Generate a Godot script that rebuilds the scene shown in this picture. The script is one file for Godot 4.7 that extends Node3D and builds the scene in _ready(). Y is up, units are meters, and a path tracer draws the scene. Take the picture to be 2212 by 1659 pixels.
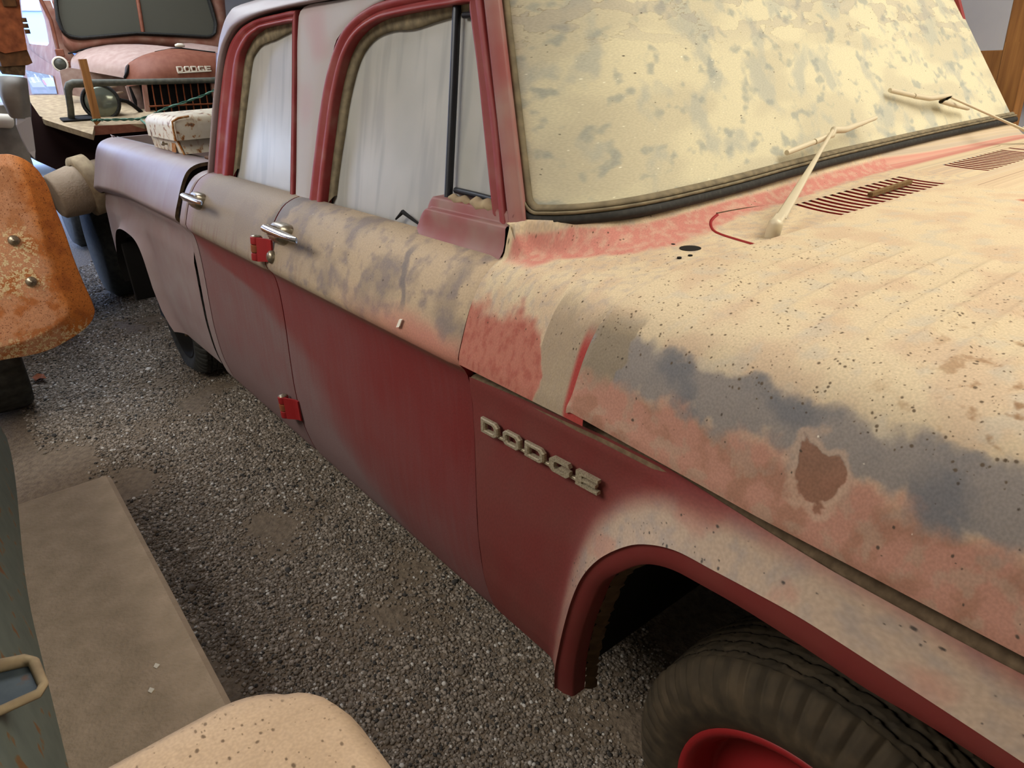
extends Node3D
# A storage shed with old trucks. Lengths in metres; all coordinates below are given with the floor at y = 0.18 and moved down by OY when built.
const OY := -0.18
var M := {}
var rng := RandomNumberGenerator.new()

# lamp inferred over the hood, two unseen fill lamps added: centre, size, energy, colour
var LAMP_AND_FILLS := [[Vector3(0.9, 3.4, -1.9), Vector2(2.6, 2.6), 11.5, Color(1.0, 0.965, 0.90)], [Vector3(-2.2, 3.3, 2.4), Vector2(3.0, 1.6), 10.5, Color(1.0, 0.97, 0.93)], [Vector3(-5.4, 3.3, 0.2), Vector2(2.4, 1.4), 9.0, Color(0.93, 0.96, 1.0)]]

func _ready():
	rng.seed = 11
	# --- camera
	var cam := Camera3D.new(); cam.name = "camera"; add_child(cam)
	cam.keep_aspect = Camera3D.KEEP_HEIGHT; cam.fov = 57.6; cam.near = 0.02; cam.far = 200.0
	cam.transform = Transform3D(Basis(Vector3(0.62602, -0.0372, -0.77892), Vector3(-0.3069, 0.9065, -0.28995), Vector3(0.71688, 0.42056, 0.55607)), Vector3(0, 1.611 + OY, 0.614))
	cam.current = true
	# --- sky seen and felt through the open shed door, exposure
	var we := WorldEnvironment.new(); we.name = "environment"; var env := Environment.new(); we.environment = env; add_child(we)
	env.background_mode = Environment.BG_SKY; env.sky = Sky.new()
	var sk := ProceduralSkyMaterial.new(); env.sky.sky_material = sk
	sk.sky_top_color = Color(0.52, 0.66, 0.92); sk.sky_horizon_color = Color(0.86, 0.91, 1.0); sk.ground_bottom_color = Color(0.42, 0.4, 0.38); sk.ground_horizon_color = Color(0.7, 0.7, 0.72)
	sk.sky_energy_multiplier = 3.2; sk.ground_energy_multiplier = 1.2
	env.tonemap_mode = Environment.TONE_MAPPER_LINEAR; env.tonemap_exposure = 1.0
	env.sdfgi_enabled = true; env.ssao_enabled = true; env.ssil_enabled = true
	# --- overhead lamp and two added fill lamps: [centre, size, energy, colour]
	for L in LAMP_AND_FILLS: lamp_or_fill(L[0], L[1], L[2], L[3])
	make_materials()
	build_room()
	build_truck()
	build_left()
	build_back()

# ------------------------------------------------------------------ mesh builder
class MB:
	var v := PackedVector3Array()
	var n := PackedVector3Array()
	var t := PackedVector2Array()
	var ix := PackedInt32Array()
	var e: MB = null            # folded edges, second surface
	func edge() -> MB:
		if e == null: e = MB.new()
		return e
	# rows of points; normal = (along a row) x (from row to row); uv rows optional
	func grid(rows: Array, uvs = null, flip := false, closed := false, welds := false):
		var R := rows.size(); var C: int = rows[0].size(); var b := v.size()
		var nn := PackedVector3Array(); nn.resize(R * C)
		for r in R - 1:
			var p: PackedVector3Array = rows[r]; var q: PackedVector3Array = rows[r + 1]
			for c in C - 1:
				var f := (p[c + 1] - q[c]).cross(q[c + 1] - p[c])
				if flip: f = -f
				nn[r * C + c] += f; nn[r * C + c + 1] += f; nn[(r + 1) * C + c] += f; nn[(r + 1) * C + c + 1] += f
		if closed:
			for r in R:
				var s := nn[r * C] + nn[r * C + C - 1]; nn[r * C] = s; nn[r * C + C - 1] = s
		if welds:
			for c in C:
				var s := nn[c] + nn[(R - 1) * C + c]; nn[c] = s; nn[(R - 1) * C + c] = s
		for r in R:
			var p: PackedVector3Array = rows[r]
			for c in C:
				v.append(p[c]); n.append(nn[r * C + c].normalized())
				t.append(uvs[r][c] if uvs != null else Vector2(p[c].x, p[c].y + p[c].z))
		for r in R - 1:
			for c in C - 1:
				var a := b + r * C + c
				if flip: ix.append_array([a, a + 1, a + C, a + 1, a + C + 1, a + C])
				else: ix.append_array([a, a + C, a + 1, a + 1, a + C, a + C + 1])
	# a grid with thickness th; the folded edges go to the edge surface
	func sheet(rows: Array, th: float, uvs = null, flip := false):
		var b := v.size(); grid(rows, uvs, flip)
		var R := rows.size(); var C: int = rows[0].size()
		var inn := []
		for r in R:
			var q := PackedVector3Array()
			for c in C: q.append(v[b + r * C + c] - n[b + r * C + c] * th)
			inn.append(q)
		grid(inn, uvs, not flip)
		var E := edge()
		E.grid([rows[0], inn[0]], null, not flip); E.grid([rows[R - 1], inn[R - 1]], null, flip)
		var l := [PackedVector3Array(), PackedVector3Array(), PackedVector3Array(), PackedVector3Array()]
		for r in R:
			l[0].append(rows[r][0]); l[1].append(inn[r][0]); l[2].append(rows[r][C - 1]); l[3].append(inn[r][C - 1])
		E.grid([l[0], l[1]], null, flip); E.grid([l[2], l[3]], null, not flip)
	func tri(a: Vector3, b: Vector3, c: Vector3):
		var f := (c - a).cross(b - a).normalized(); var k := v.size()
		for p in [a, b, c]: v.append(p); n.append(f); t.append(Vector2(p.x + p.z, p.y))
		ix.append_array([k, k + 1, k + 2])
	func poly(ps: Array, nrm: Vector3):      # flat convex fan facing nrm
		for i in range(1, ps.size() - 1):
			if (ps[i + 1] - ps[0]).cross(ps[i] - ps[0]).dot(nrm) > 0: tri(ps[0], ps[i], ps[i + 1])
			else: tri(ps[0], ps[i + 1], ps[i])
	func box(c: Vector3, s: Vector3, bs := Basis.IDENTITY, bv := 0.004):
		var h := s * 0.5; bv = minf(bv, minf(h.x, minf(h.y, h.z)) * 0.9)
		var P := func(a: int, sg: Vector3) -> Vector3:
			var q := Vector3(sg.x * (h.x - (0.0 if a == 0 else bv)), sg.y * (h.y - (0.0 if a == 1 else bv)), sg.z * (h.z - (0.0 if a == 2 else bv)))
			return c + bs * q
		for a in 3:
			for s0 in [-1.0, 1.0]:
				var ps := []
				for k in [[-1, -1], [1, -1], [1, 1], [-1, 1]]:
					var sg := Vector3(); sg[a] = s0; sg[(a + 1) % 3] = k[0]; sg[(a + 2) % 3] = k[1]; ps.append(P.call(a, sg))
				var nr := Vector3(); nr[a] = s0; poly(ps, bs * nr)
			var b := (a + 1) % 3; var d := (a + 2) % 3
			for s0 in [-1.0, 1.0]:
				for s1 in [-1.0, 1.0]:
					var g0 := Vector3(); g0[a] = s0; g0[b] = s1; g0[d] = -1
					var g1 := g0; g1[d] = 1
					var nr := Vector3(); nr[a] = s0; nr[b] = s1
					poly([P.call(a, g0), P.call(a, g1), P.call(b, g1), P.call(b, g0)], bs * nr)
		for x in [-1.0, 1.0]:
			for y in [-1.0, 1.0]:
				for z in [-1.0, 1.0]:
					var g := Vector3(x, y, z); poly([P.call(0, g), P.call(1, g), P.call(2, g)], bs * g)
	func tube(path: Array, rad, seg := 10, caps := true):
		var rows := []; var up := Vector3.UP
		for i in path.size():
			var d: Vector3 = (path[mini(i + 1, path.size() - 1)] - path[maxi(i - 1, 0)]).normalized()
			if absf(d.dot(up)) > 0.95: up = Vector3.RIGHT if absf(d.x) < 0.9 else Vector3.BACK
			var sx := d.cross(up).normalized(); up = sx.cross(d).normalized()
			var r: float = rad[i] if rad is Array else rad
			var row := PackedVector3Array()
			for k in seg + 1:
				var a := TAU * k / seg; row.append(path[i] + (sx * cos(a) + up * sin(a)) * r)
			rows.append(row)
		grid(rows, null, true, true)
		if caps:
			for k in [0, path.size() - 1]:
				var d: Vector3 = (path[0] - path[1]) if k == 0 else (path[k] - path[k - 1])
				var ps := []
				for j in seg: ps.append(rows[k][j])
				poly(ps, d)
	# profile of Vector2(radius, height) turned round an axis
	func lathe(pr: Array, o: Vector3, ax: Vector3, seg := 32, a0 := 0.0, a1 := TAU):
		ax = ax.normalized(); var s := ax.cross(Vector3.UP if absf(ax.y) < 0.9 else Vector3.RIGHT).normalized(); var u := s.cross(ax).normalized()
		var rows := []
		for p in pr:
			var row := PackedVector3Array()
			for k in seg + 1:
				var a := lerpf(a0, a1, float(k) / seg); row.append(o + ax * p.y + (s * cos(a) + u * sin(a)) * p.x)
			rows.append(row)
		grid(rows, null, true, is_equal_approx(a1 - a0, TAU))
	# polygon of 3D points (planar or nearly), thickened along d
	func slab(ps: Array, d: Vector3, uvf = null):
		var o: Vector3 = ps[0]; var nr := Vector3()
		for i in ps.size(): nr += (ps[i] - o).cross(ps[(i + 1) % ps.size()] - o)
		nr = nr.normalized(); var e1: Vector3 = (ps[1] - o).normalized(); var e2 := nr.cross(e1)
		var p2 := PackedVector2Array()
		for p in ps: p2.append(Vector2((p - o).dot(e1), (p - o).dot(e2)))
		var tr := Geometry2D.triangulate_polygon(p2)
		for i in range(0, tr.size(), 3):
			var a: Vector3 = ps[tr[i]]; var b: Vector3 = ps[tr[i + 1]]; var c: Vector3 = ps[tr[i + 2]]
			var k := v.size()
			poly([a, b, c], -d)
			if uvf != null:
				for j in range(k, v.size()): t[j] = uvf.call(v[j])
			poly([a + d, b + d, c + d], d)
		var cen := Vector3()
		for p in ps: cen += p / ps.size()
		for i in ps.size():
			var a: Vector3 = ps[i]; var b: Vector3 = ps[(i + 1) % ps.size()]
			var w := (b - a).cross(d)
			var mid := (a + b) * 0.5 + w.normalized() * 0.001
			var m2 := Vector2((mid - o).dot(e1), (mid - o).dot(e2))
			if Geometry2D.is_point_in_polygon(m2, p2): w = -w
			poly([a, b, b + d, a + d], w)
	func mesh(m: Material, m2: Material = null) -> ArrayMesh:
		var am := ArrayMesh.new()
		for k in 2:
			var s: MB = self if k == 0 else e
			if s == null or s.v.is_empty(): continue
			var a := []; a.resize(Mesh.ARRAY_MAX)
			a[Mesh.ARRAY_VERTEX] = s.v; a[Mesh.ARRAY_NORMAL] = s.n; a[Mesh.ARRAY_TEX_UV] = s.t; a[Mesh.ARRAY_INDEX] = s.ix
			am.add_surface_from_arrays(Mesh.PRIMITIVE_TRIANGLES, a)
			am.surface_set_material(am.get_surface_count() - 1, (m2 if m2 else m) if k == 1 else m)
		return am

# ------------------------------------------------------------------ tree helpers
func tag(o: Node, label: String, category: String, group := "", kind := "") -> Node:
	if label: o.set_meta("label", label)
	if category: o.set_meta("category", category)
	if group: o.set_meta("group", group)
	if kind: o.set_meta("kind", kind)
	return o
func thing(called: String, base: Vector3, label: String, category: String, group := "") -> Node3D:
	var o := Node3D.new(); o.name = called; add_child(o, true); o.position = base + Vector3(0, OY, 0)
	tag(o, label, category, group); return o
func part(called: String, b: MB, m: Material, parent: Node3D, m2: Material = null, label := "") -> MeshInstance3D:
	var o := MeshInstance3D.new(); o.name = called; o.mesh = b.mesh(m, m2); parent.add_child(o, true)
	if parent.get_parent() == self and not parent is MeshInstance3D: o.position = Vector3(0, OY, 0) - parent.position
	if label: o.set_meta("label", label)
	return o
func single(called: String, b: MB, m: Material, base: Vector3, label: String, category: String, kind := "", m2: Material = null) -> MeshInstance3D:
	for k in b.v.size(): b.v[k] -= base
	if b.e:
		for k in b.e.v.size(): b.e.v[k] -= base
	var o := MeshInstance3D.new(); o.name = called; o.mesh = b.mesh(m, m2); add_child(o, true); o.position = base + Vector3(0, OY, 0)
	tag(o, label, category, "", kind); return o

# ------------------------------------------------------------------ curves
func cr(a, b, c, d, t: float):
	return 0.5 * ((2.0 * b) + (c - a) * t + (2.0 * a - 5.0 * b + 4.0 * c - d) * t * t + (3.0 * b - a - 3.0 * c + d) * t * t * t)
func smooth(ps: Array, sub: int) -> Array:
	var o := []
	for i in ps.size() - 1:
		for k in sub: o.append(cr(ps[maxi(i - 1, 0)], ps[i], ps[i + 1], ps[mini(i + 2, ps.size() - 1)], float(k) / sub))
	o.append(ps[-1]); return o
func net(p: Array, su: int, sv: int) -> Array:
	var a := []
	for r in p: a.append(smooth(r, sv))
	var out := []; var cols := []
	for c in a[0].size():
		var l := []
		for r in a: l.append(r[c])
		cols.append(smooth(l, su))
	for r in cols[0].size():
		var row := PackedVector3Array()
		for c in cols.size(): row.append(cols[c][r])
		out.append(row)
	return out
func resample(ps: Array, nn: int) -> Array:
	var s := [0.0]
	for i in ps.size() - 1: s.append(s[-1] + (ps[i + 1] - ps[i]).length())
	var o := []; var j := 0
	for k in nn:
		var d: float = s[-1] * k / (nn - 1)
		while j < ps.size() - 2 and s[j + 1] < d: j += 1
		o.append(ps[j].lerp(ps[j + 1], clampf((d - s[j]) / maxf(s[j + 1] - s[j], 1e-9), 0, 1)))
	return o
func ss(a: float, b: float, x: float) -> float:
	var k := clampf((x - a) / (b - a), 0, 1); return k * k * (3 - 2 * k)
func tab(T: Array, x: float) -> float:      # piecewise-linear table of Vector2
	if (x - T[0].x) * (T[-1].x - T[0].x) <= 0: return T[0].y
	for i in T.size() - 1:
		if (x - T[i].x) * (x - T[i + 1].x) <= 0: return lerpf(T[i].y, T[i + 1].y, (x - T[i].x) / (T[i + 1].x - T[i].x))
	return T[-1].y

# ------------------------------------------------------------------ textures
func noise_bytes(w: int, h: int, f: float, sd: int, oct := 4, kind := 0, sx := 1, sy := 1) -> PackedByteArray:
	var z := FastNoiseLite.new(); z.seed = sd; z.frequency = f; z.fractal_octaves = oct
	z.noise_type = [FastNoiseLite.TYPE_SIMPLEX_SMOOTH, FastNoiseLite.TYPE_CELLULAR, FastNoiseLite.TYPE_VALUE][kind]
	var im := z.get_image(w / sx, h / sy)
	if sx != 1 or sy != 1: im.resize(w, h, Image.INTERPOLATE_CUBIC)
	return im.get_data()
func paint(w: int, h: int, fn: Callable) -> Image:
	var d := PackedByteArray(); d.resize(w * h * 3); var k := 0
	for y in h:
		for x in w:
			var c: Color = fn.call(x, y, y * w + x)
			d[k] = clampi(int(c.r * 255.0), 0, 255); d[k + 1] = clampi(int(c.g * 255.0), 0, 255); d[k + 2] = clampi(int(c.b * 255.0), 0, 255); k += 3
	return Image.create_from_data(w, h, false, Image.FORMAT_RGB8, d)
func specks(im: Image, count: int, c: Color, r0: float, r1: float, box: Rect2, asp := 1.0, al := 0.85):
	var w := im.get_width(); var h := im.get_height()
	for i in count:
		var cx := (box.position.x + rng.randf() * box.size.x) * w; var cy := (box.position.y + rng.randf() * box.size.y) * h
		var r := lerpf(r0, r1, pow(rng.randf(), 2.5)); var q := rng.randf_range(0.5, 1.0); var ta := rng.randf() * TAU; var R := ceili(r * 1.3)
		for y in range(int(cy) - R, int(cy) + R + 1):
			for x in range(int(cx) - R, int(cx) + R + 1):
				if x < 0 or y < 0 or x >= w or y >= h: continue
				var dx := (x - cx) / asp; var dy := y - cy
				var u := dx * cos(ta) + dy * sin(ta); var s := (-dx * sin(ta) + dy * cos(ta)) / q
				var k := (1.0 - ss(0.55, 1.1, sqrt(u * u + s * s) / r)) * al
				if k > 0.02: im.set_pixel(x, y, im.get_pixel(x, y).lerp(c, k))
func tex(im: Image) -> ImageTexture: return ImageTexture.create_from_image(im)
func mat(c: Color, rough := 0.8, metal := 0.0, im: Image = null, bump: Texture2D = null, bs := 0.0, spec := 0.4) -> StandardMaterial3D:
	var m := StandardMaterial3D.new(); m.albedo_color = c; m.roughness = rough; m.metallic = metal; m.metallic_specular = spec
	if im: m.albedo_texture = tex(im); m.texture_repeat = false
	if bump: m.heightmap_enabled = true; m.heightmap_texture = bump; m.heightmap_scale = bs
	return m
func tri_mat(m: StandardMaterial3D, sc: float) -> StandardMaterial3D:
	m.uv1_triplanar = true; m.uv1_scale = Vector3(sc, sc, sc); m.texture_repeat = true; return m
func seamless(freq: float, sd: int, ramp: Array, oct := 4, size := 512, cell := false) -> NoiseTexture2D:
	var z := FastNoiseLite.new(); z.seed = sd; z.frequency = freq; z.fractal_octaves = oct
	z.noise_type = FastNoiseLite.TYPE_CELLULAR if cell else FastNoiseLite.TYPE_SIMPLEX_SMOOTH
	var tx := NoiseTexture2D.new(); tx.width = size; tx.height = size; tx.seamless = true; tx.noise = z
	if ramp:
		var g := Gradient.new(); g.offsets = PackedFloat32Array(ramp.map(func(r): return r[0])); g.colors = PackedColorArray(ramp.map(func(r): return r[1]))
		tx.color_ramp = g
	return tx

# ------------------------------------------------------------------ materials
const DUST := Color(0.79, 0.725, 0.61)
const DUST2 := Color(0.75, 0.66, 0.56)
const GREY := Color(0.50, 0.50, 0.52)
const PINK := Color(0.70, 0.47, 0.41)
const RED := Color(0.46, 0.175, 0.17)
const DAYLIGHT_EDGE := [Vector2(0.0, -1.28), Vector2(0.06, -1.307), Vector2(0.218, -1.494), Vector2(0.38, -1.635), Vector2(0.496, -2.0), Vector2(0.53, -2.35), Vector2(0.62, -2.7)]  # front edge of the painted daylight patch: height on the door, x
func n01(b: PackedByteArray, i: int) -> float: return b[i] / 255.0

func make_materials():
	var fine := seamless(0.25, 3, [], 2, 256)
	var grit := seamless(0.06, 8, [], 5, 512)
	M.fine = fine
	# hood: x -0.68..0.12, s 0..1.2
	var w := 1000; var h := 1400
	var a := noise_bytes(w, h, 0.006, 1, 5); var b := noise_bytes(w, h, 0.02, 2, 5); var c := noise_bytes(w, h, 0.2, 3, 2); var d := noise_bytes(w, h, 0.012, 4, 4)
	var im := paint(w, h, func(x, y, i):
		var X: float = -0.68 + 0.8 * x / w; var S: float = 1.2 * y / h
		var n1: float = a[i] / 255.0; var n2: float = b[i] / 255.0; var n3: float = c[i] / 255.0; var n4: float = d[i] / 255.0
		var col := DUST.lerp(DUST2, ss(0.4, 0.75, n1) * 0.75)
		col = col.lerp(Color(0.72, 0.69, 0.63), ss(0.55, 0.8, n4) * 0.5)
		# rust-brown smears on the crown
		var sm := ss(0.6, 0.85, n2) * ss(0.13, 0.16, S) * (1.0 - ss(0.33, 0.45, S)) * ss(-0.34, -0.1, X)
		col = col.lerp(Color(0.48, 0.34, 0.22), sm * 0.85)
		# wiped grey band along the shoulder
		var sb := S + (n4 - 0.5) * 0.035 + (n2 - 0.5) * 0.012
		var band := (1.0 - ss(0.128, 0.150, sb)) * ss(0.055, 0.085, sb + (n2 - 0.5) * 0.04)
		col = col.lerp(Color(0.545, 0.52, 0.50), band)
		col = col.lerp(Color(0.43, 0.435, 0.45), band * ss(0.40, 0.80, n1) * 0.8)
		# thin dust over pink paint below it
		var low := 1.0 - ss(0.06, 0.088, sb)
		var pk := Color(0.67, 0.49, 0.43).lerp(Color(0.58, 0.42, 0.35), ss(0.45, 0.7, n4) * 0.8).lerp(Color(0.64, 0.55, 0.48), ss(0.5, 0.75, n2) * 0.6)
		col = col.lerp(pk, low * 0.9)
		# bare brown patch
		var q := Vector2((X + 0.30) / 0.030, (S - 0.072) / 0.034).length() + (n2 - 0.5) * 0.7 + (n4 - 0.5) * 0.6
		col = col.lerp(Color(0.55, 0.41, 0.34).lerp(Color(0.50, 0.37, 0.30), n2), (1.0 - ss(0.84, 0.96, q)) * 0.9)
		var hal := ss(0.86, 0.97, q) * (1.0 - ss(1.05, 1.3, q)); col = col.lerp(Color(0.72, 0.62, 0.54), hal * 0.7)
		# grey-green stain beside the rear seam
		var st := 1.0 - ss(0.75, 0.9, absf((X + 0.655 - 0.028 * ss(0.05, 0.11, S) ) / 0.045 - 0.2) + (n2 - 0.5) * 0.6)
		st *= ss(0.05, 0.09, S) * (1.0 - ss(0.14, 0.19, S)); col = col.lerp(Color(0.55, 0.50, 0.42), st * 0.8)
		# a clear red scratch
		var rs := 1.0 - ss(0.4, 1.0, Vector2((X + 0.43) / 0.035, (S - 1.09) / 0.02).length()); col = col.lerp(Color(0.62, 0.25, 0.22), rs * 0.7)
		var g := 0.93 + 0.14 * n3 ; return Color(col.r * g, col.g * g, col.b * g))
	specks(im, 2600, Color(0.34, 0.29, 0.23), 0.7, 2.9, Rect2(0, 0.10, 1, 0.40), 1.0, 0.8)
	specks(im, 500, Color(0.30, 0.25, 0.2), 0.8, 2.5, Rect2(0, 0.3, 1, 0.7), 1.0)
	specks(im, 60, Color(0.28, 0.25, 0.22), 1.0, 3.4, Rect2(0, 0.01, 1, 0.1), 1.0)
	specks(im, 40, Color(0.95, 0.92, 0.85), 0.8, 2.0, Rect2(0, 0, 1, 0.7), 1.0)
	M.hood = mat(Color.WHITE, 0.85, 0, im, grit, 0.06, 0.25)
	# cowl: x -0.98..-0.6, s 0..1.4
	w = 640; h = 1500
	var a2 := noise_bytes(w, h, 0.008, 11, 4); var b2 := noise_bytes(w, h, 0.03, 12, 4); var c2 := noise_bytes(w, h, 0.2, 13, 2)
	im = paint(w, h, func(x, y, i):
		var X: float = -0.98 + 0.38 * x / w; var S: float = 1.4 * y / h
		var n1: float = a2[i] / 255.0; var n2: float = b2[i] / 255.0; var n3: float = c2[i] / 255.0
		var col := DUST.lerp(DUST2, ss(0.35, 0.7, n1) * 0.7).lerp(Color(0.64, 0.60, 0.57), ss(0.4, 0.9, n2) * 0.5)
		# pink patch on the lower rear of the shoulder
		var p := ss(-0.752, -0.746, -X + (-1.492) + 0.012 * sin(S * 45.0) + (n2 - 0.5) * 0.006) * (1.0 - ss(0.095, 0.135, S + (n1 - 0.5) * 0.06))
		col = col.lerp(Color(0.69, 0.45, 0.39).lerp(Color(0.64, 0.38, 0.33), ss(0.4, 0.85, n2)), p)
		# grey stain between it and the hood seam
		var g2 := (1.0 - ss(-0.745, -0.752, X)) * (1.0 - ss(0.13, 0.19, S + (n1 - 0.5) * 0.05)); if X > -0.75: g2 = (1.0 - ss(0.13, 0.19, S + (n1 - 0.5) * 0.05))
		col = col.lerp(Color(0.60, 0.54, 0.46), g2 * 0.8 * (1.0 - p))
		# red lip beside the hood
		col = col.lerp(Color(0.63, 0.27, 0.25), ss(-0.678, -0.668, X) * (1.0 - ss(0.10, 0.15, S)))
		# pink strip under the windscreen
		var xs := tab(XG, S) + 0.012; var wd := 0.085 * (1.0 - 0.5 * ss(0.35, 0.7, S))
		var k := ss(0.19, 0.225, S) * (1.0 - ss(wd * 0.65, wd, X - xs + (n1 - 0.5) * 0.02)) * ss(-0.006, 0.002, X - xs)
		col = col.lerp(Color(0.74, 0.49, 0.45).lerp(Color(0.76, 0.60, 0.53), ss(0.3, 0.9, n2)), k * 0.95)
		var g := 0.93 + 0.14 * n3; return Color(col.r * g, col.g * g, col.b * g))
	specks(im, 330, Color(0.27, 0.23, 0.18), 1.0, 3.0, Rect2(0, 0.06, 1, 0.2))
	specks(im, 120, Color(0.30, 0.26, 0.2), 1.0, 2.6, Rect2(0, 0.2, 1, 0.8))
	M.cowl = mat(Color.WHITE, 0.85, 0, im, grit, 0.05, 0.25)
	# doors: x -2.66..-0.93, s 0..0.86
	w = 1500; h = 780
	var a3 := noise_bytes(w, h, 0.006, 21, 4); var b3 := noise_bytes(w, h, 0.02, 22, 4); var c3 := noise_bytes(w, h, 0.2, 23, 2); var v3 := noise_bytes(w, h, 0.05, 24, 3, 0, 1, 12)
	im = paint(w, h, func(x, y, i):
		var X: float = -2.66 + 1.73 * x / w; var S: float = 0.86 * y / h
		var n1: float = a3[i] / 255.0; var n2: float = b3[i] / 255.0; var n3: float = c3[i] / 255.0; var nv: float = v3[i] / 255.0
		# lower panel: red paint under a thin film of dust, daylight on the rear door painted in
		var film_and_daylight := 0.30 + 0.25 * (1.0 - ss(0.05, 0.30, S)) - 0.22 * ss(0.25, 0.5, S) * ss(-1.55, -1.15, X) + (nv - 0.5) * 0.16 + (n1 - 0.5) * 0.15
		film_and_daylight += 0.45 * (1.0 - ss(-0.16, 0.10, X - tab(DAYLIGHT_EDGE, S))) * ss(-0.04, 0.10, S)  # daylight from the rear painted as a paler area, with its slanting edge
		var lo := RED.lerp(Color(0.47, 0.42, 0.42), clampf(film_and_daylight, 0.04, 0.85))
		lo = lo.lerp(Color(0.45, 0.36, 0.28), ss(0.585, 0.607, S) * 0.6)
		# shoulder: dust
		var front := ss(-2.3, -1.1, X)
		var hi := Color(0.53, 0.48, 0.42).lerp(Color(0.71, 0.63, 0.52), front).lerp(Color(0.50, 0.45, 0.40), ss(0.45, 0.75, n1) * 0.5)
		hi = hi.lerp(Color(0.47, 0.43, 0.43), ss(0.42, 0.85, n2 + (n1 - 0.5) * 0.5) * 0.6 * ss(-1.95, -1.4, X + (n2 - .5)))
		hi = hi.lerp(Color(0.70, 0.46, 0.40), (1.0 - ss(0.63, 0.70, S + (n1 - 0.5) * 0.05)) * ss(-1.5, -1.05, X) * 0.85)
		var s1 := 1.0 - ss(0.3, 1.0, absf(X + 1.17 - 0.02 * sin(S * 30.0) + (n2 - .5) * .02) / 0.014); hi = hi.lerp(Color(0.43, 0.40, 0.40), s1 * 0.7 * ss(0.66, 0.70, S) * (1.0 - ss(0.78, 0.82, S)))
		var s2 := 1.0 - ss(0.3, 1.0, absf(X + 1.84 - (S - 0.75) * 0.4 + (n2 - .5) * .06) / 0.06); hi = hi.lerp(Color(0.40, 0.38, 0.39), s2 * 0.7 * ss(0.70, 0.75, S))
		hi = hi.lerp(Color(0.55, 0.47, 0.49), (1.0 - ss(-2.54, -2.47, X)) * 0.8)
		hi = hi.lerp(Color(0.42, 0.28, 0.25), ss(0.66, 0.72, nv) * 0.25 * (1.0 - front) * (1.0 - ss(0.64, 0.7, S)))
		var col := lo.lerp(hi, ss(0.608, 0.616, S))
		var g := 0.94 + 0.12 * n3; return Color(col.r * g, col.g * g, col.b * g))
	specks(im, 130, Color(0.30, 0.26, 0.21), 0.8, 2.4, Rect2(0.6, 0.82, 0.4, 0.18))
	specks(im, 25, Color(0.9, 0.86, 0.78), 0.7, 1.6, Rect2(0.05, 0.7, 0.9, 0.3))
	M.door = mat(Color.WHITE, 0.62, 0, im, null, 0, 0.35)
	# fender: u along the wheel arch, v = distance from the lip (0..0.6 m)
	w = 1024; h = 600
	var a4 := noise_bytes(w, h, 0.008, 31, 4); var b4 := noise_bytes(w, h, 0.03, 32, 4); var c4 := noise_bytes(w, h, 0.2, 33, 2)
	im = paint(w, h, func(x, y, i):
		var U: float = float(x) / w; var D: float = 0.6 * y / h
		var n1: float = a4[i] / 255.0; var n2: float = b4[i] / 255.0; var n3: float = c4[i] / 255.0
		var col := RED.lerp(Color(0.44, 0.36, 0.32), clampf(0.30 + (n1 - 0.5) * 0.25 - 0.24 * ss(0.34, 0.55, U), 0.03, 0.7))
		var wd := lerpf(0.03, 0.062, ss(0.15, 0.4, U))
		var k := 1.0 - ss(wd * 0.45, wd * 1.25, D + (n1 - 0.5) * 0.012)
		var du := Color(0.68, 0.60, 0.52).lerp(Color(0.58, 0.54, 0.51), ss(0.35, 0.95, n2) * 0.7).lerp(Color(0.68, 0.50, 0.43), ss(0.55, 0.8, n1) * 0.6)
		col = col.lerp(du, k * lerpf(0.45, 1.0, ss(0.1, 0.35, U)))
		var g := 0.94 + 0.12 * n3; return Color(col.r * g, col.g * g, col.b * g))
	specks(im, 120, Color(0.22, 0.2, 0.18), 0.8, 2.4, Rect2(0.2, 0.0, 0.8, 0.07))
	M.fender = mat(Color.WHITE, 0.62, 0, im, null, 0, 0.35)
	# bed side: dust film over red
	im = paint(512, 512, func(x, y, i):
		var n1: float = a4[(y % 600) * 1024 + x] / 255.0; var n2: float = b4[(y % 600) * 1024 + x] / 255.0
		return Color(0.50, 0.40, 0.40).lerp(Color(0.58, 0.55, 0.55), clampf(0.55 + (n1 - 0.5) * 0.5 + (n2 - 0.5) * 0.3, 0, 1)))
	M.bed = tri_mat(mat(Color.WHITE, 0.48, 0, im, null, 0, 0.5), 0.7)
	# windscreen dust
	w = 1100; h = 800
	var a5 := noise_bytes(w, h, 0.012, 41, 4, 0, 1, 3); var b5 := noise_bytes(w, h, 0.02, 42, 3, 0, 1, 2); var c5 := noise_bytes(w, h, 0.2, 43, 2); var d5 := noise_bytes(w, h, 0.004, 44, 3); var e5 := noise_bytes(w, h, 0.01, 45, 5)
	im = paint(w, h, func(x, y, i):
		var n1: float = a5[i] / 255.0; var n2: float = b5[i] / 255.0; var n3: float = c5[i] / 255.0; var n4: float = d5[i] / 255.0; var n5: float = e5[i] / 255.0
		var V := float(y) / h
		var col := Color(0.80, 0.775, 0.665).lerp(Color(0.75, 0.725, 0.63), ss(0.4, 0.7, n4))
		col = col.lerp(Color(0.67, 0.675, 0.63), ss(0.50, 0.78, n1) * 0.75)
		col = col.lerp(Color(0.56, 0.585, 0.57), ss(0.62, 0.86, n2) * 0.6)
		var edge := absf(n5 - 0.56); col = col.lerp(Color(0.60, 0.58, 0.56) if n5 > 0.56 else col, 0.35 * (1.0 - ss(0.3, 0.5, V)))
		col = col.lerp(Color(0.52, 0.48, 0.38), (1.0 - ss(0.003, 0.010, edge)) * 0.5 * (1.0 - ss(0.3, 0.55, V)))
		var g := 0.95 + 0.1 * n3; return Color(col.r * g, col.g * g, col.b * g))
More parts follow.
